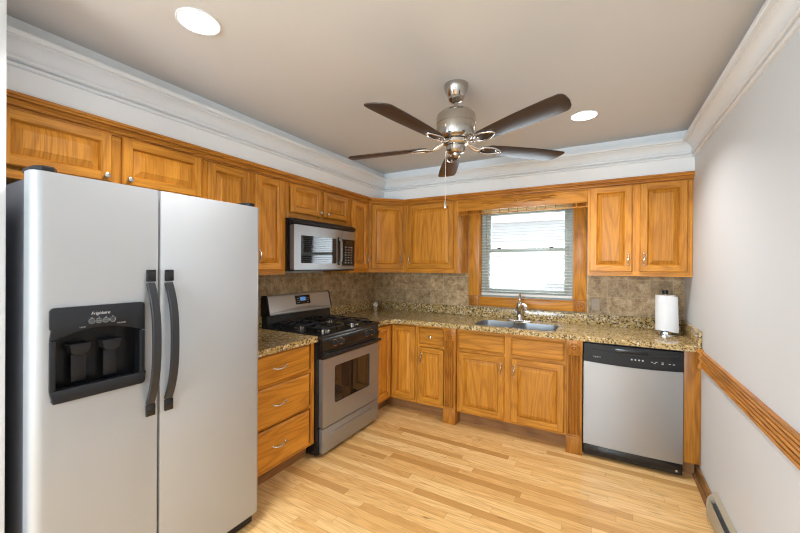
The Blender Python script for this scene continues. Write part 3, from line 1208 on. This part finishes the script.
# handles
for par, xc in ((fd, XS - .035), (rd, XS + .037)):
    pts = [(xc, D1 - .004 - .052 * (1 - abs(-1 + 2 * i / 16) ** 2.6), (.860 + .500 * i / 16)) for i in range(17)]
    mb = MB()
    for a, b in zip(pts, pts[1:]):
        pass
    # flat bar section swept along the bow
    bb = bmesh.new()
    rings = []
    for i, p in enumerate(pts):
        q0, q1 = Vector(pts[max(i - 1, 0)]), Vector(pts[min(i + 1, 16)])
        tt = (q1 - q0).normalized()
        nn_ = Vector((0, -tt.z, tt.y)).normalized()
        rings.append([bb.verts.new(Vector(p) + Vector((u, 0, 0)) + nn_ * v) for u, v in
                      ((-.016, -.006), (.016, -.006), (.018, .0), (.014, .007), (-.014, .007), (-.018, .0))])
    for u, v in zip(rings, rings[1:]):
        for i in range(6):
            bb.faces.new((u[i], u[(i + 1) % 6], v[(i + 1) % 6], v[i]))
    bb.faces.new(rings[0])
    bb.faces.new(rings[-1])
    mb._take(bb, 0)
    hnd = mb.build('handle', HANDLE, par, smooth=50)
    for z in (.806, 1.368):
        MB().box(xc - .018, xc + .018, D1 - .012, D1 - .0005, z, z + .050, bev=.004).build('handle_mount', BLACK, par)
# dispenser
dp = MB()
bx0, bx1, bz0, bz1 = dx0 - .006, dx1 + .006, dz0 - .006, dz1 + .006
fy = D1 - .0005
dp.prism(rrect(bx0, bx1, 1.205, bz1, .014, 4)[6:18] + [(bx0, 1.172)] + [(bx0 + (bx1 - bx0) * i / 12, 1.172 + .034 * math.sin(PI * i / 12)) for i in range(1, 12)] + [(bx1, 1.172)],
         'Y', fy - .010, fy, bev=.002)
dp.box(bx0, bx0 + .016, fy - .010, fy, .998, 1.171, bev=.002).box(bx1 - .016, bx1, fy - .010, fy, .998, 1.171, bev=.002)
dp.prism(rrect(bx0, bx1, bz0, 1.02, .014, 4)[:6] + [(bx1, .998), (bx0, .998)] + rrect(bx0, bx1, bz0, 1.02, .014, 4)[18:], 'Y', fy - .014, fy, bev=.002)
dpo = dp.build('dispenser_panel', PANEL, fd)
cv = MB()
cv.box(dx0, dx1, D0 - .010, D0 - .004, dz0, dz1)
cv.box(dx0 + .0005, dx0 + .004, D1, D0 - .010, dz0, dz1).box(dx1 - .004, dx1 - .0005, D1, D0 - .010, dz0, dz1)
cv.box(dx0 + .004, dx1 - .004, D1, D0 - .010, dz0 + .0005, .985).box(dx0 + .004, dx1 - .004, D1, D0 - .010, 1.215, dz1)
cv.build('dispenser_recess', RECESS, fd)
for xc in (.133, .230):
    pd = MB()
    pd.prism([(xc - .032, 1.150), (xc + .032, 1.150), (xc + .026, 1.118), (xc + .012, 1.108), (xc - .012, 1.108), (xc - .026, 1.118)], 'Y', D1 + .004, D0 - .012, bev=.003)
    pd.box(xc - .022, xc + .022, D1 + .024, D1 + .030, 1.01, 1.11, bev=.002)
    pd.build('dispenser_paddle', BLACKM, fd)
cv = MB()
for i in range(9):
    z_ = D1 + .004 + i * .006
    cv.box(dx0 + .02, dx1 - .02, z_, z_ + .003, .9855, .990)
cv.build('drip_grille', BLACKM, fd)
text('Frigidaire', .0155, dpo, face_y(.186, fy - .0107, 1.257), INK, shear=.25)
for i in range(4):
    ic = MB()
    xc = .192 + .0215 * (i - 1.5)
    ic.lathe([(.0100, 0), (.0100, .0006), (.0091, .0006), (.0091, 0)], (xc, fy - .0102, 1.229), 20, 0, '-Y')
    ic.box(xc - .0050, xc + .0050, fy - .011, fy - .0103, 1.2284, 1.2296)
    ic.box(xc - .0012, xc + .0012, fy - .011, fy - .0103, 1.2410, 1.2428)
    ic.build('button_icon', INK, dpo, smooth=0)
text('LIGHT', .0065, dpo, face_y(.133, fy - .0107, 1.2105), DIMINK)
text('CRUSHED', .0065, dpo, face_y(.253, fy - .0107, 1.2125), DIMINK)

# ------------------------------------------------------------------ gas range
RY0, RY1 = -1.711, -.931
t = thing('gas_range', 'stainless and black gas range with oven standing between the worktops', 'range', (0, RY0, 0), Z90)
wd = RY1 - RY0
MB().box(.003, wd - .003, -.635, -.012, .018, .895).build('body', BLACK, t)
for x in (.05, wd - .05):
    for y in (-.58, -.06):
        MB().cyl(.018, .0005, .0175, (x, y, 0), 12).build('foot', BLACKM, t)
# cooktop with raised rim and rolled front
ck = MB()
ck.prism([(-.665, .893), (-.682, .898), (-.686, .908), (-.680, .918), (-.665, .922), (-.64, .9215), (-.62, .9155), (-.10, .9155), (-.10, .893)], 'X', .0, wd, bev=.0)
ck.box(0, .022, -.66, -.10, .9156, .922, bev=.002).box(wd - .022, wd, -.66, -.10, .9156, .922, bev=.002)
ck.build('cooktop', BLACK, t)
# control strip
MB().prism([(-.6355, .795), (-.676, .795), (-.678, .80), (-.666, .884), (-.662, .8925), (-.6355, .8925)], 'X', .018, wd - .004).build('control_panel', BLACK, t)
kt = math.atan2(.012, .084)
for xk in (.160, .235, .585, .665):
    M = Matrix.Translation((xk, -.6715, .842)) @ Matrix.Rotation(-kt, 4, 'X')
    kb = MB()
    kb.lathe([(.0225, .0006), (.0215, .006), (.0185, .009), (.0165, .022), (.0145, .026), (0, .0268)], (0, 0, 0), 24, 0, '-Y', mtx=M)
    kb.box(-.0045, .0045, -.032, -.022, -.017, .017, 0, bev=.002, mtx=M)
    kb.lathe([(.0275, .0002), (.0275, .0016), (.0225, .0016), (.0225, .0002)], (0, 0, 0), 28, 1, '-Y', mtx=M)
    kb.box(-.0018, .0018, -.0328, -.0318, .004, .016, 1, mtx=M)
    kb.build('knob', [BLACKM, SATIN], t)
# oven door
od = MB()
ox0, ox1, oz0, oz1 = .022, wd - .006, .222, .7925
wx0, wx1, wz0, wz1 = .150, wd - .145, .372, .668
b = bmesh.new()
out = rrect(ox0, ox1, oz0, .735, .006, 2)
inn = rrect(wx0, wx1, wz0, wz1, .022, 5)
es = []
for lp in (out, inn):
    vs = [b.verts.new((x, -.676, z)) for x, z in lp]
    for i in range(len(vs)):
        es.append(b.edges.new((vs[i], vs[(i + 1) % len(vs)])))
bmesh.ops.triangle_fill(b, edges=es, use_beauty=True)
r = bmesh.ops.extrude_face_region(b, geom=list(b.faces))
for v in r['geom']:
    if isinstance(v, bmesh.types.BMVert):
        v.co.y = -.6365
od._take(b, 0)
odo = od.build('oven_door', STEEL, t, smooth=40)
MB().box(ox0, ox1, -.674, -.6365, .7355, .7925, bev=.004).build('door_top_band', BLACK, odo)
MB().box(wx0 + .0005, wx1 - .0005, -.670, -.660, wz0 + .0005, wz1 - .0005).build('oven_window', GLASSB, odo)
fr_ = MB()
b = bmesh.new()
es = []
for lp in (rrect(wx0 - .010, wx1 + .010, wz0 - .010, wz1 + .010, .03, 5), rrect(wx0 + .004, wx1 - .004, wz0 + .004, wz1 - .004, .02, 5)):
    vs = [b.verts.new((x, -.6775, z)) for x, z in lp]
    for i in range(len(vs)):
        es.append(b.edges.new((vs[i], vs[(i + 1) % len(vs)])))
bmesh.ops.triangle_fill(b, edges=es, use_beauty=True)
r = bmesh.ops.extrude_face_region(b, geom=list(b.faces))
for v in r['geom']:
    if isinstance(v, bmesh.types.BMVert):
        v.co.y = -.6762
fr_._take(b, 0)
fr_.build('window_trim', STEEL, odo)
hb = MB().prism([(-.702, .752), (-.708, .758), (-.708, .771), (-.700, .778), (-.690, .778), (-.686, .771), (-.686, .757), (-.690, .752)], 'X', .020, wd - .004, bev=.002)
for x in (.05, wd - .06):
    hb.box(x, x + .03, -.692, -.6745, .752, .776)
hb.build('door_handle', BLACKM, odo)
# storage drawer with pressed grip
dr = MB().box(ox0, ox1, -.676, -.6365, .032, .214, bev=.004)
dr.prism([(.11, .145), (wd - .11, .145), (wd - .13, .168), (.13, .168)], 'Y', -.6868, -.6762, bev=.004)
dr.build('storage_drawer', STEEL, t)
# backguard
bgm = MB().prism([(-.012, .9), (-.095, .9), (-.092, .96), (-.080, 1.02), (-.012, 1.02)], 'X', .002, wd - .002)
bgm.build('backguard_base', BLACK, t)
bg2 = MB().prism([(-.014, 1.0205), (-.105, 1.0205), (-.108, 1.03), (-.078, 1.165), (-.070, 1.182), (-.03, 1.182), (-.014, 1.165)], 'X', .016, wd - .016)
bg2.build('backguard', STEEL_LIT, t)
for x0_ in (0.002, wd - .0155):
    MB().prism([(-.012, 1.0205), (-.108, 1.0205), (-.111, 1.03), (-.081, 1.167), (-.070, 1.186), (-.028, 1.186), (-.012, 1.167)], 'X', x0_, x0_ + .0135, bev=.002).build('end_cap', BLACKM, t)
ta = math.atan2(.030, .135)
M = Matrix.Translation((0, -.0926, 1.10)) @ Matrix.Rotation(-ta, 4, 'X')
MB().prism(rrect(.312, .492, -.012, .068, .006, 3), 'Y', -.003, .0, mtx=M).build('control_display', BLACK, t)
MB().prism(rrect(.368, .436, .018, .052, .004, 3), 'Y', -.0036, -.0031, mtx=M).build('clock_display', DISPLAY, t)
ik = MB()
for i in range(3):
    for xk in (.335, .352, .452, .470):
        ik.box(xk - .004, xk + .004, -.0036, -.0031, .002 + i * .018, .006 + i * .018, mtx=M)
ik.build('button_icon', INK, t, smooth=0)
text('Frigidaire', .011, t, M @ face_y(.40, -.0012, -.046), DIMINK, shear=.25)
MB().prism([(.03, -.062), (wd - .03, -.062), (wd - .03, -.058), (.44, -.032), (.34, -.032), (.03, -.058)], 'Y', -.0035, 0.0012, mtx=M, bev=.001).build('backguard_ridge', STEEL, t)
# burners and grates
for i, (bx, by, br) in enumerate(((.205, -.245, .042), (.205, -.515, .050), (.585, -.245, .038), (.585, -.515, .054))):
    MB().lathe([(br * 1.1, .9158), (br * 1.08, .919), (br, .921), (br, .930), (br * .6, .932)], (bx, by, 0), 28, 0).build('burner_base', SATIN, t)
    MB().lathe([(br * .86, .9325), (br * .86, .938), (br * .7, .942), (0, .943)], (bx, by, 0), 28, 0).build('burner_cap', IRON, t)
    gr = MB()
    h, r_ = .953, .006
    q = .115
    ring = [(bx + x, by + y, h) for x, y in rrect(-q, q, -q, q, .03, 4)]
    gr.tube(ring, r_, 8, closed=True)
    for k in range(4):
        ca, sa = round(math.cos(k * PI / 2)), round(math.sin(k * PI / 2))
        gr.tube([(bx + ca * q, by + sa * q, h), (bx + ca * q * .62, by + sa * q * .62, h + .006), (bx + ca * q * .30, by + sa * q * .30, h + .006)], .0055, 8)
        cx_, cy_ = bx + (q - .012) * (1 if k in (0, 3) else -1), by + (q - .012) * (1 if k < 2 else -1)
        gr.tube([(cx_, cy_, .9162), (cx_, cy_, h)], .0065, 8)
    gr.build('grate', IRON, t, smooth=50)

# ------------------------------------------------------------------ over-the-range microwave
t = thing('microwave', 'stainless over-the-range microwave with black window mounted above the gas range', 'microwave', (0, -1.7335, 1.392), Z90)
wd = .787
hh = 1.8105 - 1.392
MB().box(.002, wd - .002, -.362, -.0105, 0.0, hh, bev=.003).build('case', BLACK, t)
MB().prism([(-.3625, .372), (-.405, .372), (-.412, .378), (-.412, .398), (-.395, .416), (-.3625, .417)], 'X', .0, wd, bev=.002).build('vent_grille', BLACKM, t)
dxr = .592
b = bmesh.new()
es = []
for lp in (rrect(.012, dxr, .014, .368, .006, 3), rrect(.085, .515, .066, .288, .01, 3)):
    vs = [b.verts.new((x, -.404, z)) for x, z in lp]
    for i in range(len(vs)):
        es.append(b.edges.new((vs[i], vs[(i + 1) % len(vs)])))
bmesh.ops.triangle_fill(b, edges=es, use_beauty=True)
r = bmesh.ops.extrude_face_region(b, geom=list(b.faces))
for v in r['geom']:
    if isinstance(v, bmesh.types.BMVert):
        v.co.y = -.3635
mdm = MB()
mdm._take(b, 0)
md = mdm.build('door', STEEL, t)
MB().box(.0855, .5145, -.4015, -.392, .0665, .2875).build('door_window', GLASSB, md)
MB().tube([(.548, -.410, .07), (.548, -.432, .085), (.548, -.436, .12), (.548, -.436, .235), (.548, -.432, .27), (.548, -.410, .285)], .010, 12).build('door_handle', STEEL, md)
MB().box(.532, .563, -.4058, -.4042, .055, .300).build('handle_backing', BLACK, md)
for za, zb_ in ((.290, .368), (.014, .048)):
    MB().box(dxr + .003, wd - .004, -.404, -.3635, za, zb_, bev=.003).build('side_panel', STEEL, t)
pk = MB().box(dxr + .003, wd - .004, -.4045, -.3635, .049, .289, bev=.003).build('keypad', BLACK, t)
kk = MB()
for r_ in range(7):
    for c_ in range(3):
        kk.box(dxr + .045 + c_ * .042, dxr + .065 + c_ * .042, -.4053, -.4047, .07 + r_ * .024, .078 + r_ * .024)
kk.build('button_icon', DIMINK, t, smooth=0)
MB().box(dxr + .05, wd - .045, -.4053, -.4047, .252, .276).build('clock_display', GLASSB, t)
MB().box(.012, wd - .004, -.398, -.3635, .001, .0125).build('bottom_trim', BLACKM, t)
text('Frigidaire', .012, t, face_y(.30, -.4052, .037), DIMINK, shear=.25)

# ------------------------------------------------------------------ dishwasher
DX0, DX1 = 2.3495, 2.9595
t = thing('dishwasher', 'stainless dishwasher with black control strip below the worktop on the right', 'dishwasher', ((DX0 + DX1) / 2, 0, 0))
h_ = (DX1 - DX0) / 2 - .002
MB().box(-h_, h_, -.60, -.04, .004, .868).build('tub', BLACKM, t)


def bowed(z0, z1, y_mid, y_edge, yb, drop=0.0, n=16):
    """panel with slightly crowned front; optional drop of its lower edge towards the middle"""
    b = bmesh.new()
    cols = []
    for i in range(n + 1):
        u = -1 + 2 * i / n
        x = u * (h_ - .001)
        y = y_edge + (y_mid - y_edge) * (1 - u * u)
        zb_ = z0 - drop * (1 - u * u)
        cols.append([b.verts.new(c) for c in ((x, yb, zb_), (x, y, zb_), (x, y, z1), (x, yb, z1))])
    for a, c in zip(cols, cols[1:]):
        for k in range(4):
            b.faces.new((a[k], a[(k + 1) % 4], c[(k + 1) % 4], c[k]))
    b.faces.new(cols[0])
    b.faces.new(cols[-1])
    mb = MB()
    mb._take(b, 0)
    return mb


b = bmesh.new()
dwd = bowed(.100, .742, -.652, -.642, -.601)
for v in dwd.bm.verts:
    if v.co.z > .7:
        u = v.co.x / h_
        v.co.z = .7265 - .010 * (1 - u * u)
dd = dwd.build('door', STEELX, t, smooth=40)
cp = bowed(.728, .862, -.657, -.647, -.601, .0095)
cpo = cp.build('control_panel', BLACKM, t, smooth=40)
pts = [(-.27 + .54 * i / 14, -.6595 + .0085 * ((-.27 + .54 * i / 14) / h_) ** 2, .832 - .020 * (1 - (-1 + 2 * i / 14) ** 2)) for i in range(15)]
MB().tube(pts, .003, 8).build('grip_lip', HANDLE, cpo)
MB().prism(rrect(-.10, .10, .818, .846, .012, 4), 'Y', -.6615, -.654, bev=.002).build('latch_grip', BLACK, cpo)
text('Frigidaire', .013, cpo, face_y(-.215, -.6540, .770), INK, shear=.2)
for i in range(4):
    MB().lathe([(.006, 0), (.0055, .002), (0, .0025)], (.005 + .022 * i, -.6573, .778), 12, 0, '-Y').build('button_icon', INK, cpo, smooth=0)
for x, z in ((.125, .775), (.140, .768), (.150, .778), (.185, .768), (.185, .778), (.225, .773), (.248, .773)):
    MB().box(x - .006, x + .006, -.6555, -.6525, z - .002, z + .002).build('button_icon', INK, cpo, smooth=0)
kp = MB().box(-h_ + .002, h_ - .002, -.640, -.601, .024, .0985, bev=.003)
kp.build('kick_plate', BLACK, t)
for x in (h_ - .035,):
    MB().lathe([(.008, 0), (.007, .002), (0, .003)], (x, -.6402, .045), 12, 0, '-Y').build('screw', SATIN, t)

# ------------------------------------------------------------------ small things on worktop and walls
t = thing('paper_towel_holder', 'steel paper towel holder standing on the worktop by the right wall', 'towel holder', (2.898, -.262, CT + .0005))
MB().lathe([(.078, 0), (.078, .004), (.07, .010), (.045, .012), (.043, .028), (.035, .030), (.012, .032)], (0, 0, 0), 32).build('base', CHROME, t)
MB().cyl(.007, .033, .318, (0, 0, 0), 14).build('rod', CHROME, t)
MB().lathe([(.008, .3185), (.020, .320), (.021, .342), (.017, .348), (0, .349)], (0, 0, 0), 20).build('knob', BLACKM, t)
# roll (lifts off the holder)
pts = []
for i in range(56):
    a = R(-60 - 360 * i / 55)
    rr = .062 + .003 * math.sin(a * 3)
    pts.append((rr * math.cos(a), rr * math.sin(a)))
tail = [(.075, -.040), (.083, -.024), (.0835, -.026), (.0765, -.043)]
rl_ = MB()
b = bmesh.new()
es = []
o1 = [(.064 * math.cos(R(a)), .064 * math.sin(R(a))) for a in range(0, 360, 8)]
o2 = [(.020 * math.cos(R(a)), .020 * math.sin(R(a))) for a in range(0, 360, 20)]
for lp in (o1, o2):
    vs = [b.verts.new((x, y, 0)) for x, y in lp]
    for i in range(len(vs)):
        es.append(b.edges.new((vs[i], vs[(i + 1) % len(vs)])))
bmesh.ops.triangle_fill(b, edges=es, use_beauty=True)
r = bmesh.ops.extrude_face_region(b, geom=list(b.faces))
for v in r['geom']:
    if isinstance(v, bmesh.types.BMVert):
        v.co.z = .270
rl_._take(b, 0)
roll_o = rl_.build('paper_towel_roll', PAPER, None, (2.898, -.262, CT + .040), smooth=40)
tag(roll_o, 'white roll of paper towels on the steel holder', 'paper towels')
sh = MB()
b = bmesh.new()
lo, hi = [], []
for i in range(9):
    s_ = i / 8
    a = R(-75 + 55 * s_)
    rr = .0652 + .022 * s_ ** 1.5
    lo.append((rr * math.cos(a), rr * math.sin(a), -.004 - .010 * s_))
    hi.append((rr * math.cos(a) - .008 * s_, rr * math.sin(a), .268 - .006 * s_))
for k in range(2):
    pass
vs = [[b.verts.new((x * q_, y * q_, z)) for (x, y, z) in L] for L in (lo, hi) for q_ in (1.0, 1.012)]
for i in range(8):
    for A, B in ((0, 2), (1, 3), (0, 1), (2, 3)):
        b.faces.new((vs[A][i], vs[A][i + 1], vs[B][i + 1], vs[B][i]))
for i in (0, 8):
    b.faces.new((vs[0][i], vs[1][i], vs[3][i], vs[2][i]))
sh._take(b, 0)
sh.build('loose_sheet', PAPER, roll_o, smooth=50)

t = thing('salt_shaker', 'small ivory ceramic shaker in the corner of the worktop beside the range', 'shaker', (.15, -.205, CT + .0005))
MB().lathe([(.024, 0), (.026, .006), (.024, .030), (.018, .038), (.016, .042)], (0, 0, 0), 24).build('base', TAN, t)
MB().lathe([(.016, .0422), (.024, .050), (.030, .064), (.030, .076), (.022, .088), (.010, .094), (.008, .098), (.010, .102), (0, .106)], (0, 0, 0), 24).build('top', CERAMIC, t)

t = thing('wall_outlet', 'tan stone outlet cover on the tile right of the window', 'outlet', (2.417, -.0082, 1.10))
MB().box(-.033, .033, -.007, 0, -.052, .052, bev=.003).build('cover_plate', STONE, t)
MB().box(-.017, .017, -.010, -.0072, -.034, .034, bev=.002).build('socket_insert', STONE, t)
sl = MB()
for z in (-.018, .018):
    sl.box(-.007, -.005, -.0106, -.0101, z - .005, z + .005).box(.005, .007, -.0106, -.0101, z - .005, z + .005)
sl.build('socket_slot', BLACKM, t)

# ------------------------------------------------------------------ baseboard heater
HY0, HY1 = -3.6, -1.025
t = thing('baseboard_heater', 'beige enamel baseboard heater low along the right wall', 'heater', (XW - .001, HY1, -.008))
L = HY1 - HY0
hp = [(0, .03), (0, .160), (-.024, .152), (-.026, .148), (-.024, .146), (-.004, .154), (-.004, .03)]
MB().prism(hp, 'Y', -L, -.018).build('back_panel', HEATER, t)
MB().prism([(-.045, .022), (-.045, .100), (-.039, .118), (-.036, .118), (-.041, .100), (-.041, .022)], 'Y', -L, -.018, bev=.0).build('front_panel', HEATER, t)
ec = MB().prism([(0, .158), (-.020, .152), (-.040, .126), (-.048, .104), (-.048, .03), (-.044, .0085), (0, .0085)], 'Y', -.0175, -.0, bev=.003)
ec.build('end_cap', HEATER, t)
fn = MB()
i = 0
y = -.05
while y > -2.0:
    fn.box(-.038, -.008, y - .0012, y, .05, .110)
    y -= .012
fn.tube([(-.022, -.02, .085), (-.022, -L, .085)], .011, 10)
fn.build('heating_fins', FIN, t, smooth=0)
MB().box(-.0405, -.005, -L, -.02, .03, .034).build('element_shelf', BLACKM, t)

# ------------------------------------------------------------------ ceiling fan
FX, FYY = 1.758, -1.815
t = thing('ceiling_fan', 'brushed nickel ceiling fan with five dark wooden blades', 'ceiling fan', (FX, FYY, ZC))
MB().lathe([(.068, -.0005), (.068, -.012), (.060, -.040), (.046, -.066), (.043, -.070), (.043, -.082), (.034, -.092), (.020, -.098), (.014, -.100)], (0, 0, 0), 40).build('canopy', NICKEL, t)
MB().cyl(.0125, -.150, -.1005, (0, 0, 0), 18).build('downrod', NICKEL, t)
MB().lathe([(.018, -.138), (.026, -.142), (.060, -.146), (.090, -.156), (.106, -.172), (.109, -.186), (.109, -.222), (.1075, -.2225), (.1075, -.2255), (.109, -.226),
            (.109, -.285), (.104, -.298), (.085, -.306), (.055, -.309)], (0, 0, 0), 56).build('motor_housing', NICKEL, t)
MB().lathe([(.064, -.3095), (.070, -.314), (.070, -.330), (.062, -.336), (.048, -.340)], (0, 0, 0), 40).build('flywheel', CHROME, t)
MB().lathe([(.050, -.3405), (.055, -.346), (.053, -.368), (.044, -.380), (.034, -.384), (.026, -.386), (.024, -.396), (.015, -.404), (0, -.406)], (0, 0, 0), 36).build('switch_housing', NICKEL, t)
ZB = -.345
for k in range(5):
    a = R(260.8 - 72 * k)
    M = Matrix.Rotation(a, 4, 'Z')
    Mp = M @ Matrix.Translation((0, 0, ZB)) @ Matrix.Rotation(R(-9), 4, 'X')
    # outline, x along the blade
    r0, r1 = .165, .682
    pts = []
    N = 14
    up_, dn_ = [], []
    for i in range(N + 1):
        s_ = i / N
        x = r0 + (r1 - .03 - r0) * s_
        hw_ = .044 + .021 * math.sin(min(1, s_ * 1.25) * PI / 2)
        if s_ < .08:
            hw_ *= .62 + .38 * math.sqrt(s_ / .08)
        up_.append((x, hw_))
        dn_.append((x, -hw_))
    tip = [(r1 - .016, -.062), (r1 - .003, -.052), (r1, -.036), (r1 - .004, .0), (r1 - .018, .036), (r1 - .034, .056), (r1 - .050, .064)]
    pts = dn_[:-1] + tip + [p for p in reversed(up_) if p[0] < r1 - .06]
    blade = MB().prism(pts, 'Z', 0, .006, bev=.0018, mtx=None)
    bo = blade.build('blade', BLADE, t, smooth=40)
    bo.matrix_local = Mp
    br_ = MB()
    leaf = []
    for i in range(28):
        q_ = 2 * PI * i / 28
        u = math.cos(q_)
        leaf.append((.210 + .068 * u, .030 * math.sin(q_) * (1 - .25 * u) + .006 * math.sin(q_) ** 3, -.004))
    br_.tube(leaf, .0055, 8, closed=True)
    br_.tube([(.060, 0, .026), (.085, .004, .018), (.110, .010, .002), (.130, .008, -.006), (.146, 0, -.005)], .007, 10, rx=[.010, .009, .0075, .0075, .0065])
    br_.tube([(.060, 0, .026), (.09, -.010, .012), (.120, -.014, -.004), (.150, -.008, -.005)], .005, 8)
    for x in (.170, .25):
        br_.lathe([(.006, 0), (.005, -.003), (0, -.004)], (x, 0, -.0003), 10)
    bro = br_.build('blade_bracket', CHROME, t, smooth=50)
    bro.matrix_local = Mp
ch = MB()
z = -.392
pxx, pyy = -.050, -.028
ch.tube([(pxx, pyy, -.392), (pxx, pyy, -.650)], .0011, 6)
while z > -.650:
    ch.lathe([(0, .0022), (.0022, 0), (0, -.0022)], (pxx, pyy, z), 6)
    z -= .007
ch.tube([(-.040, -.022, -.366), (-.048, -.027, -.374), (pxx, pyy, -.392)], .0025, 8)
cho = ch.build('pull_chain', BLIND, t)
MB().lathe([(.002, -.650), (.0055, -.660), (.0075, -.678), (.006, -.690), (0, -.694)], (pxx, pyy, 0), 14).build('pull_knob', SATIN, cho)


# ------------------------------------------------------------------ recessed ceiling lights
def downlight(x, y, label):
    t = thing('recessed_light', label, 'ceiling light', (x, y, ZC), 0, 'recessed ceiling lights')
    MB().lathe([(.086, -.0005), (.086, -.003), (.082, -.005), (.077, -.0045), (.0755, -.0005)], (0, 0, 0), 40).build('trim_ring', WHITE, t)
    MB().lathe([(.075, -.0008), (.073, -.004), (.04, -.0055), (0, -.006)], (0, 0, 0), 36).build('lens', LAMP, t)
    d = bpy.data.lights.new('lamp', 'AREA')
    d.shape = 'DISK'
    d.size = .15
    d.energy = CAN_POWER
    d.color = (1.0, .99, .98)
    d.spread = R(128)
    o = bpy.data.objects.new('lamp', d)
    COL.objects.link(o)
    o.location = (0, 0, -.009)
    o.parent = t


downlight(1.008, -2.833, 'recessed ceiling light above the refrigerator')
downlight(2.361, -1.020, 'recessed ceiling light above the dishwasher beside the fan')
downlight(2.361, -4.60, 'added recessed ceiling light, unseen behind the camera in the dining end right')  # assumed lamp out of view, added to light the room
downlight(1.008, -4.60, 'added recessed ceiling light, unseen behind the camera in the dining end left')  # second assumed lamp, also unseen and added for its light

# ------------------------------------------------------------------ outside: neighbouring house seen through the blind
struct(MB().box(-14, 14, .4, 16, -.35, -.3).build('trim_5', GROUND))
nh = thing('neighbour_house', 'white sided neighbouring house outside the window', 'house', (0.5, 3.6, -.3))
sd = MB()
z = .0
while z < 2.45:
    sd.prism([(0, z), (-.022, z), (-.004, z + .148), (0, z + .148)], 'X', -6, 6)
    z += .15
sd.box(-6, 6, 0.0005, .2, 0, 2.6)
sd.build('siding', SIDING, nh)
MB().box(-6.3, 6.3, -.40, .3, 2.6, 2.72).build('eaves', SIDING, nh)
lv = MB().box(1.0, 1.9, -.05, -.024, 1.22, 1.62)
for i in range(6):
    lv.box(1.02, 1.88, -.075, -.0505, 1.25 + i * .06, 1.275 + i * .06)
lv.build('louvre_vent', SHUT, nh)
